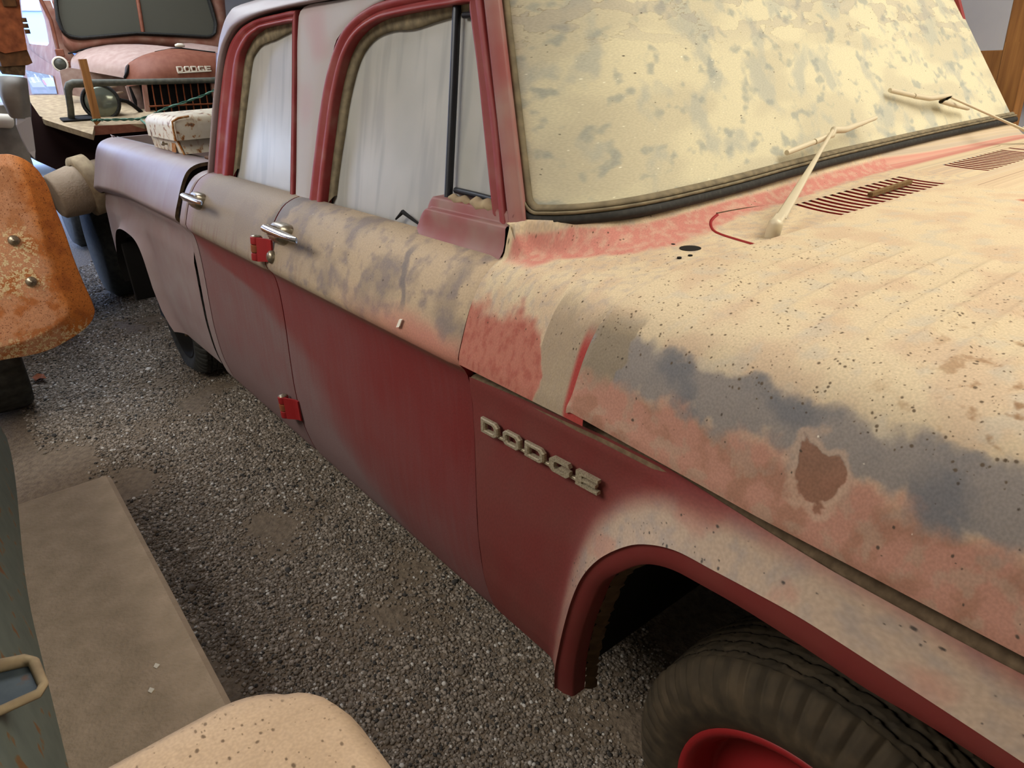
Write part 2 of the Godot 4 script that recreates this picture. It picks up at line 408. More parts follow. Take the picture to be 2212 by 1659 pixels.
	specks(im, 150, Color(0.25, 0.24, 0.22), 0.8, 2.2, Rect2(0, 0, 1, 1))
	specks(im, 60, Color(0.95, 0.95, 0.88), 0.7, 2.2, Rect2(0.0, 0.45, 0.25, 0.5))
	M.windshield = mat(Color.WHITE, 0.85, 0, im, null, 0, 0.2)
	# side glass dust
	var a6 := noise_bytes(512, 512, 0.03, 51, 3, 0, 1, 8); var b6 := noise_bytes(512, 512, 0.008, 52, 3)
	im = paint(512, 512, func(x, y, i):
		var n1: float = a6[i] / 255.0; var n2: float = b6[i] / 255.0
		return Color(0.64, 0.645, 0.625).lerp(Color(0.70, 0.70, 0.68), n2).lerp(Color(0.58, 0.585, 0.575), ss(0.45, 0.8, n1) * 0.6))
	M.glass = mat(Color.WHITE, 0.4, 0, im, null, 0, 0.5); M.glass.texture_repeat = true
	M.glass.clearcoat_enabled = true; M.glass.clearcoat = 0.2; M.glass.clearcoat_roughness = 0.3
	# plain and tiled materials
	var redmix := seamless(0.012, 61, [[0.0, Color(0.50, 0.13, 0.14)], [0.55, Color(0.54, 0.22, 0.22)], [1.0, Color(0.60, 0.42, 0.38)]])
	M.red = tri_mat(mat(Color.WHITE, 0.55), 1.3); M.red.albedo_texture = redmix
	var redd := seamless(0.01, 62, [[0.0, Color(0.52, 0.22, 0.22)], [0.45, Color(0.56, 0.34, 0.33)], [1.0, Color(0.58, 0.50, 0.46)]])
	M.reddust = tri_mat(mat(Color.WHITE, 0.6), 1.1); M.reddust.albedo_texture = redd
	M.pillar = tri_mat(mat(Color.WHITE, 0.6), 0.9); M.pillar.albedo_texture = seamless(0.006, 162, [[0.0, Color(0.68, 0.68, 0.68)], [0.6, Color(0.67, 0.64, 0.64)], [1.0, Color(0.66, 0.50, 0.50)]], 2)
	M.lipred = tri_mat(mat(Color.WHITE, 0.6), 1.3); M.lipred.albedo_texture = seamless(0.012, 161, [[0.0, Color(0.44, 0.16, 0.155)], [1.0, Color(0.45, 0.21, 0.19)]])
	M.redclean = mat(Color(0.56, 0.13, 0.14), 0.45)
	M.dust = tri_mat(mat(Color.WHITE, 0.9), 2.0); M.dust.albedo_texture = seamless(0.02, 63, [[0.0, Color(0.52, 0.45, 0.36)], [1.0, Color(0.72, 0.65, 0.52)]])
	M.dusty_trim = tri_mat(mat(Color.WHITE, 0.85), 3.0); M.dusty_trim.albedo_texture = seamless(0.02, 64, [[0.0, Color(0.36, 0.33, 0.27)], [1.0, Color(0.58, 0.53, 0.42)]])
	M.dirt = tri_mat(mat(Color.WHITE, 0.95), 2.5); M.dirt.albedo_texture = seamless(0.03, 65, [[0.0, Color(0.22, 0.17, 0.12)], [1.0, Color(0.40, 0.33, 0.24)]])
	M.ledge = tri_mat(mat(Color.WHITE, 0.95), 4.0); M.ledge.albedo_texture = seamless(0.03, 165, [[0.0, Color(0.34, 0.28, 0.21)], [1.0, Color(0.54, 0.46, 0.36)]])
	M.rubber = tri_mat(mat(Color.WHITE, 0.7), 4.0); M.rubber.albedo_texture = seamless(0.03, 66, [[0.0, Color(0.09, 0.09, 0.085)], [0.6, Color(0.15, 0.15, 0.14)], [1.0, Color(0.28, 0.27, 0.24)]])
	M.tire = tri_mat(mat(Color.WHITE, 0.85), 3.0); M.tire.albedo_texture = seamless(0.012, 67, [[0.0, Color(0.17, 0.15, 0.12)], [0.55, Color(0.27, 0.235, 0.18)], [1.0, Color(0.35, 0.30, 0.23)]])
	M.tire_dark = tri_mat(mat(Color.WHITE, 0.8), 3.0); M.tire_dark.albedo_texture = seamless(0.015, 68, [[0.0, Color(0.12, 0.125, 0.12)], [1.0, Color(0.26, 0.26, 0.24)]])
	M.dark = mat(Color(0.06, 0.055, 0.05), 0.9)
	M.void = mat(Color(0.16, 0.085, 0.08), 0.9)
	M.chrome = mat(Color(0.78, 0.77, 0.74), 0.22, 1.0)
	M.oldchrome = tri_mat(mat(Color.WHITE, 0.35, 0.8), 8.0); M.oldchrome.albedo_texture = seamless(0.03, 69, [[0.0, Color(0.45, 0.42, 0.36)], [1.0, Color(0.74, 0.70, 0.62)]])
	M.badge = tri_mat(mat(Color.WHITE, 0.45, 0.35), 14.0); M.badge.albedo_texture = seamless(0.03, 163, [[0.0, Color(0.50, 0.46, 0.38)], [1.0, Color(0.80, 0.76, 0.66)]])
	M.wiper = mat(Color(0.80, 0.76, 0.66), 0.5, 0.15)
	M.barmetal = mat(Color(0.22, 0.23, 0.25), 0.35, 0.6)
	M.rust = tri_mat(mat(Color.WHITE, 0.8), 2.4)
	M.rust.albedo_texture = seamless(0.022, 70, [[0.0, Color(0.42, 0.22, 0.12)], [0.3, Color(0.62, 0.32, 0.14)], [0.55, Color(0.74, 0.42, 0.19)], [0.70, Color(0.72, 0.44, 0.26)], [0.76, Color(0.90, 0.72, 0.44)], [1.0, Color(0.95, 0.88, 0.70)]], 5)
	M.rust.heightmap_enabled = true; M.rust.heightmap_texture = seamless(0.04, 71, [], 4, 256); M.rust.heightmap_scale = 0.05
	var ra := noise_bytes(420, 700, 0.012, 171, 4); var rb := noise_bytes(420, 700, 0.05, 172, 4); var rc := noise_bytes(420, 700, 0.16, 173, 3)
	im = paint(420, 700, func(x, y, i):
		var Z: float = 0.25 + 0.5 * x / 420.0; var Y: float = 1.38 - 0.83 * y / 700.0; var n1: float = ra[i] / 255.0; var n2: float = rb[i] / 255.0; var n3: float = rc[i] / 255.0
		var right := ss(0.40, 0.34, Z - (n1 - .5) * .04)
		var col := Color(0.86, 0.62, 0.46).lerp(Color(0.86, 0.52, 0.24), right).lerp(Color(0.74, 0.42, 0.20), ss(0.45, 0.75, n1) * 0.7)
		col = col.lerp(Color(0.76, 0.56, 0.42), ss(1.0, 1.2, Y) * (1.0 - right) * 0.6 * n1 * 1.5)
		col = col.lerp(Color(0.33, 0.15, 0.08), ss(0.62, 0.8, n3) * ss(.35, .6, n2) * 0.8)
		var zone := maxf(ss(1.16, 1.06, Y) * ss(0.78, 0.88, Y) * ss(.34, .42, Z), ss(0.73, 0.64, Y)); zone = maxf(zone, 0.25 * ss(0.3, 0.27, Z))
		var pit := ss(0.52, 0.60, n2 * 0.6 + n3 * 0.4 + (zone - 1.0) * 0.18 + (n1 - .5) * .2) * zone
		col = col.lerp(Color(0.93, 0.80, 0.52).lerp(Color(0.96, 0.92, 0.80), n3), pit * 0.9)
		var g := 0.9 + 0.2 * n3; return Color(col.r * g, col.g * g, col.b * g))
	M.rust = mat(Color.WHITE, 0.75, 0, im, fine, 0.02)
	M.rustplain = tri_mat(mat(Color.WHITE, 0.85), 2.0); M.rustplain.albedo_texture = seamless(0.02, 72, [[0.0, Color(0.40, 0.21, 0.12)], [1.0, Color(0.62, 0.36, 0.22)]])
	M.darkwood = tri_mat(mat(Color.WHITE, 0.85), 2.0); M.darkwood.albedo_texture = seamless(0.02, 73, [[0.0, Color(0.26, 0.17, 0.10)], [1.0, Color(0.42, 0.28, 0.16)]])
	var wd := noise_bytes(256, 256, 0.06, 74, 3, 0, 1, 16)
	var woodim := paint(256, 256, func(x, y, i): return Color(0.50, 0.33, 0.16).lerp(Color(0.66, 0.46, 0.24), wd[i] / 255.0))
	M.wood = tri_mat(mat(Color.WHITE, 0.7, 0, woodim), 2.5)
	M.greywood = tri_mat(mat(Color(0.62, 0.60, 0.55), 0.85, 0, woodim), 9.0); M.greywood.albedo_color = Color(0.75, 0.85, 1.0)
	M.board = tri_mat(mat(Color.WHITE, 0.92, 0, null, grit, 0.25), 2.2); M.board.albedo_texture = seamless(0.012, 75, [[0.0, Color(0.58, 0.52, 0.44)], [1.0, Color(0.66, 0.59, 0.51)]])
	# dust with fly specks, tiled
	w = 700
	var a7 := noise_bytes(w, w, 0.008, 81, 4); var c7 := noise_bytes(w, w, 0.2, 82, 2)
	im = paint(w, w, func(x, y, i): return Color(0.64, 0.55, 0.45).lerp(Color(0.71, 0.62, 0.52), a7[i] / 255.0) * (0.92 + 0.15 * c7[i] / 255.0))
	specks(im, 2200, Color(0.30, 0.24, 0.18), 0.6, 2.4, Rect2(0.01, 0.01, 0.98, 0.98), 1.6)
	M.fenderdust = tri_mat(mat(Color.WHITE, 0.9, 0, im, grit, 0.1), 1.35)
	M.greypaint = tri_mat(mat(Color.WHITE, 0.6), 1.5); M.greypaint.albedo_texture = seamless(0.012, 83, [[0.0, Color(0.36, 0.40, 0.38)], [0.72, Color(0.42, 0.46, 0.43)], [0.8, Color(0.50, 0.36, 0.22)], [1.0, Color(0.44, 0.25, 0.12)]])
	M.bluegrey = tri_mat(mat(Color.WHITE, 0.5, 0.1), 3.0); M.bluegrey.albedo_texture = seamless(0.012, 84, [[0.0, Color(0.24, 0.28, 0.31)], [0.7, Color(0.30, 0.34, 0.36)], [1.0, Color(0.40, 0.26, 0.18)]])
	M.oldred = tri_mat(mat(Color.WHITE, 0.65), 1.2); M.oldred.albedo_texture = seamless(0.014, 85, [[0.0, Color(0.50, 0.30, 0.24)], [0.5, Color(0.58, 0.41, 0.35)], [1.0, Color(0.66, 0.55, 0.49)]])
	M.oldredbare = tri_mat(mat(Color.WHITE, 0.65), 2.0); M.oldredbare.albedo_texture = seamless(0.02, 86, [[0.0, Color(0.42, 0.22, 0.15)], [1.0, Color(0.52, 0.33, 0.25)]])
	M.oldlilac = tri_mat(mat(Color.WHITE, 0.65), 1.6); M.oldlilac.albedo_texture = seamless(0.02, 87, [[0.0, Color(0.56, 0.45, 0.42)], [1.0, Color(0.68, 0.60, 0.56)]])
	M.palepink = tri_mat(mat(Color.WHITE, 0.8), 1.5); M.palepink.albedo_texture = seamless(0.02, 88, [[0.0, Color(0.64, 0.54, 0.47)], [1.0, Color(0.74, 0.68, 0.60)]])
	M.pipe = tri_mat(mat(Color.WHITE, 0.6, 0.2), 3.0); M.pipe.albedo_texture = seamless(0.02, 89, [[0.0, Color(0.28, 0.29, 0.27)], [1.0, Color(0.42, 0.42, 0.37)]])
	M.oldglass = mat(Color(0.25, 0.26, 0.23), 0.35, 0, null, null, 0, 0.5)
	M.lens = mat(Color(0.45, 0.47, 0.42), 0.15, 0.5)
	M.white = mat(Color(0.86, 0.84, 0.78), 0.6)
	M.letterwhite = mat(Color(0.88, 0.85, 0.78), 0.6)
	M.straw = mat(Color(0.86, 0.78, 0.56), 0.7)
	M.rope = mat(Color(0.16, 0.32, 0.27), 0.8)
	M.rope2 = mat(Color(0.42, 0.58, 0.52), 0.8)
	M.palegrey = tri_mat(mat(Color.WHITE, 0.6), 1.5); M.palegrey.albedo_texture = seamless(0.015, 90, [[0.0, Color(0.42, 0.41, 0.38)], [1.0, Color(0.52, 0.51, 0.48)]])
	M.boxwhite = tri_mat(mat(Color.WHITE, 0.55), 2.2); M.boxwhite.albedo_texture = seamless(0.02, 91, [[0.0, Color(0.86, 0.84, 0.77)], [0.66, Color(0.82, 0.79, 0.71)], [0.76, Color(0.60, 0.38, 0.17)], [0.84, Color(0.36, 0.22, 0.14)], [1.0, Color(0.30, 0.2, 0.14)]], 5)
	M.boxrust = tri_mat(mat(Color.WHITE, 0.8), 6.0); M.boxrust.albedo_texture = seamless(0.02, 92, [[0.0, Color(0.52, 0.30, 0.12)], [0.5, Color(0.62, 0.40, 0.18)], [1.0, Color(0.80, 0.72, 0.58)]])
	# ground
	M.ground = tri_mat(mat(Color.WHITE, 0.95), 0.9); M.ground.albedo_texture = seamless(0.03, 93, [[0.0, Color(0.38, 0.335, 0.285)], [0.5, Color(0.46, 0.41, 0.35)], [1.0, Color(0.52, 0.465, 0.40)]], 5, 1024)
	M.ground.heightmap_enabled = true; M.ground.heightmap_texture = seamless(0.05, 94, [], 4, 1024); M.ground.heightmap_scale = 0.5
	M.wallwhite = tri_mat(mat(Color.WHITE, 0.9), 0.5); M.wallwhite.albedo_texture = seamless(0.006, 95, [[0.0, Color(0.72, 0.72, 0.74)], [1.0, Color(0.80, 0.80, 0.80)]])
	M.walldark = mat(Color(0.72, 0.69, 0.64), 0.9)
	M.stain = mat(Color(0.62, 0.59, 0.53), 0.9)

# ------------------------------------------------------------------ the red crew-cab truck (front towards +x, camera side +z, centre z = -1.21)
const BP := [Vector2(.532, -.075), Vector2(.54, -.058), Vector2(.556, -.046), Vector2(.60, -.033), Vector2(.66, -.022), Vector2(.76, -.016), Vector2(.85, -.018), Vector2(.97, -.023), Vector2(1.05, -.0235), Vector2(1.085, -.021), Vector2(1.104, -.0175), Vector2(1.116, -.012), Vector2(1.125, -.005), Vector2(1.1325, .0), Vector2(1.140, .0005), Vector2(1.15, -.002), Vector2(1.17, -.009), Vector2(1.205, -.0225), Vector2(1.23, -.034), Vector2(1.25, -.046), Vector2(1.268, -.060), Vector2(1.282, -.074), Vector2(1.291, -.088), Vector2(1.298, -.106), Vector2(1.301, -.118), Vector2(1.302, -.138)]
const HP := [Vector2(1.138, .002), Vector2(1.150, .001), Vector2(1.17, -.006), Vector2(1.2, -.015), Vector2(1.235, -.028), Vector2(1.265, -.045), Vector2(1.283, -.060), Vector2(1.297, -.080), Vector2(1.308, -.108), Vector2(1.316, -.145), Vector2(1.322, -.19), Vector2(1.327, -.26), Vector2(1.331, -.4), Vector2(1.334, -.7), Vector2(1.336, -1.21), Vector2(1.334, -1.72), Vector2(1.331, -2.02), Vector2(1.322, -2.23), Vector2(1.297, -2.34), Vector2(1.2, -2.405), Vector2(1.138, -2.422)]
const CP := [Vector2(1.134, .0), Vector2(1.15, -.002), Vector2(1.17, -.009), Vector2(1.205, -.0225), Vector2(1.235, -.036), Vector2(1.262, -.053), Vector2(1.28, -.070), Vector2(1.294, -.092), Vector2(1.302, -.118), Vector2(1.308, -.15), Vector2(1.314, -.20), Vector2(1.318, -.28), Vector2(1.321, -.4), Vector2(1.324, -.7), Vector2(1.325, -1.21), Vector2(1.324, -1.72), Vector2(1.318, -2.23), Vector2(1.294, -2.33), Vector2(1.2, -2.40), Vector2(1.134, -2.42)]
const XG := [Vector2(.0, -.940), Vector2(.224, -.944), Vector2(.250, -.935), Vector2(.285, -.893), Vector2(.345, -.842), Vector2(.43, -.815), Vector2(.56, -.816), Vector2(.715, -.825), Vector2(.911, -.845), Vector2(1.138, -.864), Vector2(1.387, -.877), Vector2(1.684, -.89), Vector2(2.02, -.898), Vector2(2.33, -.9)]
const WB := [Vector3(-.952, 1.350, -.170), Vector3(-.897, 1.352, -.192), Vector3(-.843, 1.356, -.245), Vector3(-.813, 1.36, -.329), Vector3(-.814, 1.36, -.459), Vector3(-.823, 1.36, -.614), Vector3(-.843, 1.36, -.81), Vector3(-.863, 1.36, -1.037), Vector3(-.876, 1.36, -1.286), Vector3(-.89, 1.36, -1.583), Vector3(-.897, 1.36, -1.918), Vector3(-.899, 1.36, -2.27)]

func arc_table(P: Array) -> Array:      # [s] of a profile
	var s := [0.0]
	for i in P.size() - 1: s.append(s[-1] + (P[i + 1] - P[i]).length())
	return s
func at_s(P: Array, S: Array, s: float) -> Vector2:
	for i in P.size() - 1:
		if s <= S[i + 1] or i == P.size() - 2:
			var k: float = clampf((s - S[i]) / (S[i + 1] - S[i]), 0, 1)
			return cr(P[maxi(i - 1, 0)], P[i], P[i + 1], P[mini(i + 2, P.size() - 1)], k)
	return P[0]
func side_z(y: float) -> float: return tab(BP, y)
func uz(y: float) -> float: return -.129 - .237 * (y - 1.302)      # plane of the side windows
func up3(p: Vector2, dz := 0.0) -> Vector3: return Vector3(p.x, p.y, uz(p.y) + dz)

func door_skin(x0: float, x1: float) -> MB:
	var b := MB.new(); var S := arc_table(BP); var rows := []; var uvs := []
	for r in 61:
		var s: float = S[-1] * r / 60.0; var p := at_s(BP, S, s); var row := PackedVector3Array(); var uv := PackedVector2Array()
		for c in 25:
			var x := lerpf(x0, x1, c / 24.0)
			var e := minf(x - x0, x1 - x); var dz := -.004 * pow(1.0 - clampf(e / .012, 0, 1), 2)
			row.append(Vector3(x, p.x, p.y + dz)); uv.append(Vector2((x + 2.66) / 1.73, s / .86))
		rows.append(row); uvs.append(uv)
	b.sheet(rows, .014, uvs); return b
# window frame: outer and inner outlines with the same number of points; the frame has a raised lip and turns in to the glass
func window_frame(outer: Array, inner: Array, deep: float) -> MB:
	var b := MB.new(); var o := smooth(outer, 4); var i := smooth(inner, 4); var rows := []
	for k in [[0.0, -.020], [0.0, 0.0], [0.10, .004], [0.36, .005], [0.46, -.003], [0.62, -.004], [0.76, .004], [0.92, .003], [1.0, -.003], [1.0, -deep]]:
		var row := PackedVector3Array()
		for j in o.size(): row.append(up3(o[j].lerp(i[j], k[0]), k[1]))
		rows.append(row)
	b.grid(rows); return b
func channel(inner: Array, deep: float, wd: float) -> MB:
	var b := MB.new(); var i := smooth(inner, 4); var c := Vector2()
	for p in i: c += p / i.size()
	var rows := []
	for k in [[0.0, -deep + .006], [wd * .5, -deep + .004], [wd, -deep], [wd, -deep - .012]]:
		var row := PackedVector3Array()
		for p in i: row.append(up3(p + (c - p).normalized() * k[0], k[1]))
		rows.append(row)
	b.grid(rows); return b
func pane(ps: Array, dz: float) -> MB:
	var b := MB.new(); var q := []
	for p in ps: q.append(up3(p, dz))
	b.slab(q, Vector3(0, 0, -.004), func(p): return Vector2(p.x * 1.1, -p.y * 1.1)); return b
func handle(t: Node3D, x: float):      # x = middle of the escutcheon
	var b := MB.new(); var rows := []
	for q in [[.0, .054, .030], [.010, .053, .029], [.022, .044, .024], [.026, .030, .016], [.027, .0, .0]]:
		var row := PackedVector3Array()
		for k in 25:
			var a := TAU * k / 24; var u: float = pow(absf(cos(a)), .6) * signf(cos(a)) * q[1]; var v: float = pow(absf(sin(a)), .6) * signf(sin(a)) * q[2]
			row.append(Vector3(x + u + v * .25, 1.229 + v * .85 + q[0] * .45, -.036 - v * .42 + q[0] * .85))
		rows.append(row)
	b.grid(rows, null, true, true)
	b.tube([Vector3(x + .004, 1.238, -.02), Vector3(x + .02, 1.252, .012)], .013, 10)
	var h := part("door_handle", b, M.oldchrome, t)
	var g := MB.new(); rows = []
	for k in 17:
		var u := k / 16.0; var wv := .0125 * sqrt(maxf(0.03, 1.0 - pow(absf(u - .36) / .65, 3.0))); var row := PackedVector3Array()
		var cx := lerpf(x + .020, x + .222, u)
		for j in 11:
			var a := TAU * j / 10; row.append(Vector3(cx, 1.255 + .002 * u + sin(a) * lerpf(.010, .007, u), .014 + .004 * u + cos(a) * wv))
		rows.append(row)
	g.grid(rows, null, false, true)
	part("paddle", g, M.chrome, h)
func hinge(t: Node3D, x: float, y: float, z: float, hh: float, lean: float):
	var up := Vector3(lean, 1, -.12 if y > 1 else 0.0).normalized(); var h: Node3D = null
	for k in 3:
		var b := MB.new(); b.lathe([Vector2(0, -hh * .16), Vector2(.0140, -hh * .16), Vector2(.0155, -hh * .13), Vector2(.0155, hh * .13), Vector2(.0140, hh * .155), Vector2(0, hh * .155)], Vector3(x, y, z) + up * hh * ((k - 1) * .333), up, 16)
		if k == 0: h = part("door_hinge", b, M.redclean, t)
		else: part("knuckle", b, M.redclean if k == 2 else M.rustplain, h)
	var zs := side_z(y) - z + .006
	var g := MB.new(); var rows := []
	for q in [-.5, -.25, .25, .5]:
		var row := PackedVector3Array()
		for u in [0.0, .2, .6, .8, 1.0]: row.append(Vector3(x + .006 + .058 * u, y, z + .008 + (zs - .008) * ss(0, .9, u)) + up * hh * q * (1.0 - .1 * u))
		rows.append(row)
	g.sheet(rows, .005); part("hinge_leaf", g, M.redclean, h)
	var p := MB.new(); p.lathe([Vector2(0, hh * .48), Vector2(.012, hh * .485), Vector2(.0135, hh * .51), Vector2(.008, hh * .55), Vector2(0, hh * .56)], Vector3(x, y, z), up, 12)
	part("hinge_pin", p, M.oldchrome, h)

func ws(a: float, up_m: float, B: Array) -> Vector3:     # point of the windscreen: a = fraction along the foot, up_m = metres up the glass
	var k := clampf(a, 0, 1) * (B.size() - 1); var i := mini(int(k), B.size() - 2); var p: Vector3 = B[i].lerp(B[i + 1], k - i)
	var q := (p.z + .17) / -2.1
	var top := Vector3(p.x + lerpf(-.209, -.288, q), 1.82, lerpf(-.283, -2.19, q))
	return p + (top - p).normalized() * up_m

func wheel(called: String, t: Node3D, c: Vector3, R: float, rim: float, wid: float, flat: float, tm: Material, rm: Material):
	# axis along z, outer side at c.z
	var b := MB.new(); var rows := []; var zs := []
	var prof := [Vector2(rim, -.010), Vector2(rim + .012, .002), Vector2(lerpf(rim, R, .30), .012), Vector2(lerpf(rim, R, .52), .014), Vector2(lerpf(rim, R, .74), .006), Vector2(lerpf(rim, R, .86), -.006), Vector2(lerpf(rim, R, .93), -.016), Vector2(lerpf(rim, R, .965), -.024)]
	for k in 41: prof.append(Vector2(R - .006 * pow(absf(k - 20) / 20.0, 2) - .002, lerpf(-.030, -wid + .030, k / 40.0)))
	prof.append(Vector2(lerpf(rim, R, .8), -wid)); prof.append(Vector2(rim, -wid + .01))
	var N := 420
	for j in prof.size():
		var row := PackedVector3Array(); var p: Vector2 = prof[j]
		for k in N + 1:
			var a := TAU * k / N; var r := p.x
			var zz := p.y
			if j > 7 and j < prof.size() - 2:
				var u := (j - 8) / 40.0
				for g in [.14, .32, .5, .68, .86]:
					var off: float = g + .028 * (absf(fposmod(k / 7.0, 2.0) - 1.0) - .5) * (1 if g < .5 else -1)
					if absf(u - off) < .017: r -= .011
				if fposmod(k + 3.0 * sin(u * 25.0), 7.0) < 1.0: r -= .004
			elif j >= 4 and j <= 7:
				var q := fposmod(k * 1.0, 7.0)
				if q < 2.0: r -= .003; zz -= .006
			var y := c.y + sin(a) * r; var bulge := 0.0
			if y < flat: bulge = minf(.03, (flat - y) * .4); y = flat + (y - flat) * .02
			row.append(Vector3(c.x + cos(a) * r, y, c.z + zz + (bulge if j < 8 else 0.0)))
		rows.append(row)
	b.grid(rows, null, false, true)
	var wh := part(called, b, tm, t)
	var d := MB.new()
	d.lathe([Vector2(rim + .014, -.002), Vector2(rim + .012, .006), Vector2(rim, .004), Vector2(rim - .012, -.012), Vector2(rim - .018, -.045), Vector2(rim - .028, -.052), Vector2(rim * .62, -.040), Vector2(rim * .55, -.022), Vector2(rim * .42, -.018), Vector2(rim * .36, -.03), Vector2(rim * .33, .01), Vector2(0, .012)], c, Vector3.BACK, 64)
	part("rim", d, rm, wh)
	for k in 6:
		var l := MB.new(); var a := TAU * k / 6; l.lathe([Vector2(.012, -.02), Vector2(.012, -.004), Vector2(.006, .002), Vector2(0, .002)], c + Vector3(cos(a), sin(a), 0) * rim * .48, Vector3.BACK, 6); part("lug_nut", l, M.dirt, wh)

# block letters in the x-y plane: u right, w up, d = thickness direction
func letter(ch: String, o: Vector3, u: Vector3, w: Vector3, d: Vector3) -> MB:
	var b := MB.new(); var T := .23; var S := .20
	var P := func(x: float, y: float) -> Vector3: return o + u * x + w * y
	var ring := func(oo: Array, ii: Array):
		var n: int = oo.size()
		for k in n:
			var a: Vector3 = P.call(oo[k][0], oo[k][1]); var a2: Vector3 = P.call(oo[(k + 1) % n][0], oo[(k + 1) % n][1])
			var c: Vector3 = P.call(ii[k][0], ii[k][1]); var c2: Vector3 = P.call(ii[(k + 1) % n][0], ii[(k + 1) % n][1])
			var bev := .06 * w.length()
			var up: Vector3 = -d
			var m0 := a.lerp(c, .2) ; var m1 := a2.lerp(c2, .2); var k0 := a.lerp(c, .8); var k1 := a2.lerp(c2, .8)
			b.poly([m0, m1, k1, k0], up)
			b.poly([a + d * .35, a2 + d * .35, m1, m0], up + (a - c).normalized() * up.length()); b.poly([k0, k1, c2 + d * .35, c + d * .35], up + (c - a).normalized() * up.length())
			b.poly([a + d * .35, a2 + d * .35, a2 + d, a + d], a - c); b.poly([c + d * .35, c2 + d * .35, c2 + d, c + d], c - a)
	match ch:
		"D": ring.call([[-.06, 0], [.82, 0], [1, .22], [1, .78], [.82, 1], [-.06, 1]], [[S, T], [.68, T], [.76, .36], [.76, .64], [.68, 1 - T], [S, 1 - T]])
		"O": ring.call([[.16, 0], [.84, 0], [1, .2], [1, .8], [.84, 1], [.16, 1], [0, .8], [0, .2]], [[.30, T], [.70, T], [.77, .36], [.77, .64], [.70, 1 - T], [.30, 1 - T], [.23, .64], [.23, .36]])
		"G":
			for q in [[[.16, 0], [.84, 0], [1, .2], [1, .52], [.5, .52], [.5, .36], [.76, .36], [.70, .25], [.30, .25], [.24, .36], [.24, .64], [.30, .76], [1, .76], [.92, 1], [.16, 1], [0, .8], [0, .2]]]: b.slab(q.map(func(p): return P.call(p[0], p[1])), d)
		"E":
			for q in [[[0, 0], [1, 0], [1, .22], [.28, .22], [.28, .39], [.9, .39], [.9, .60], [.28, .60], [.28, .78], [1, .78], [1, 1], [0, 1]]]: b.slab(q.map(func(p): return P.call(p[0], p[1])), d)
	return b

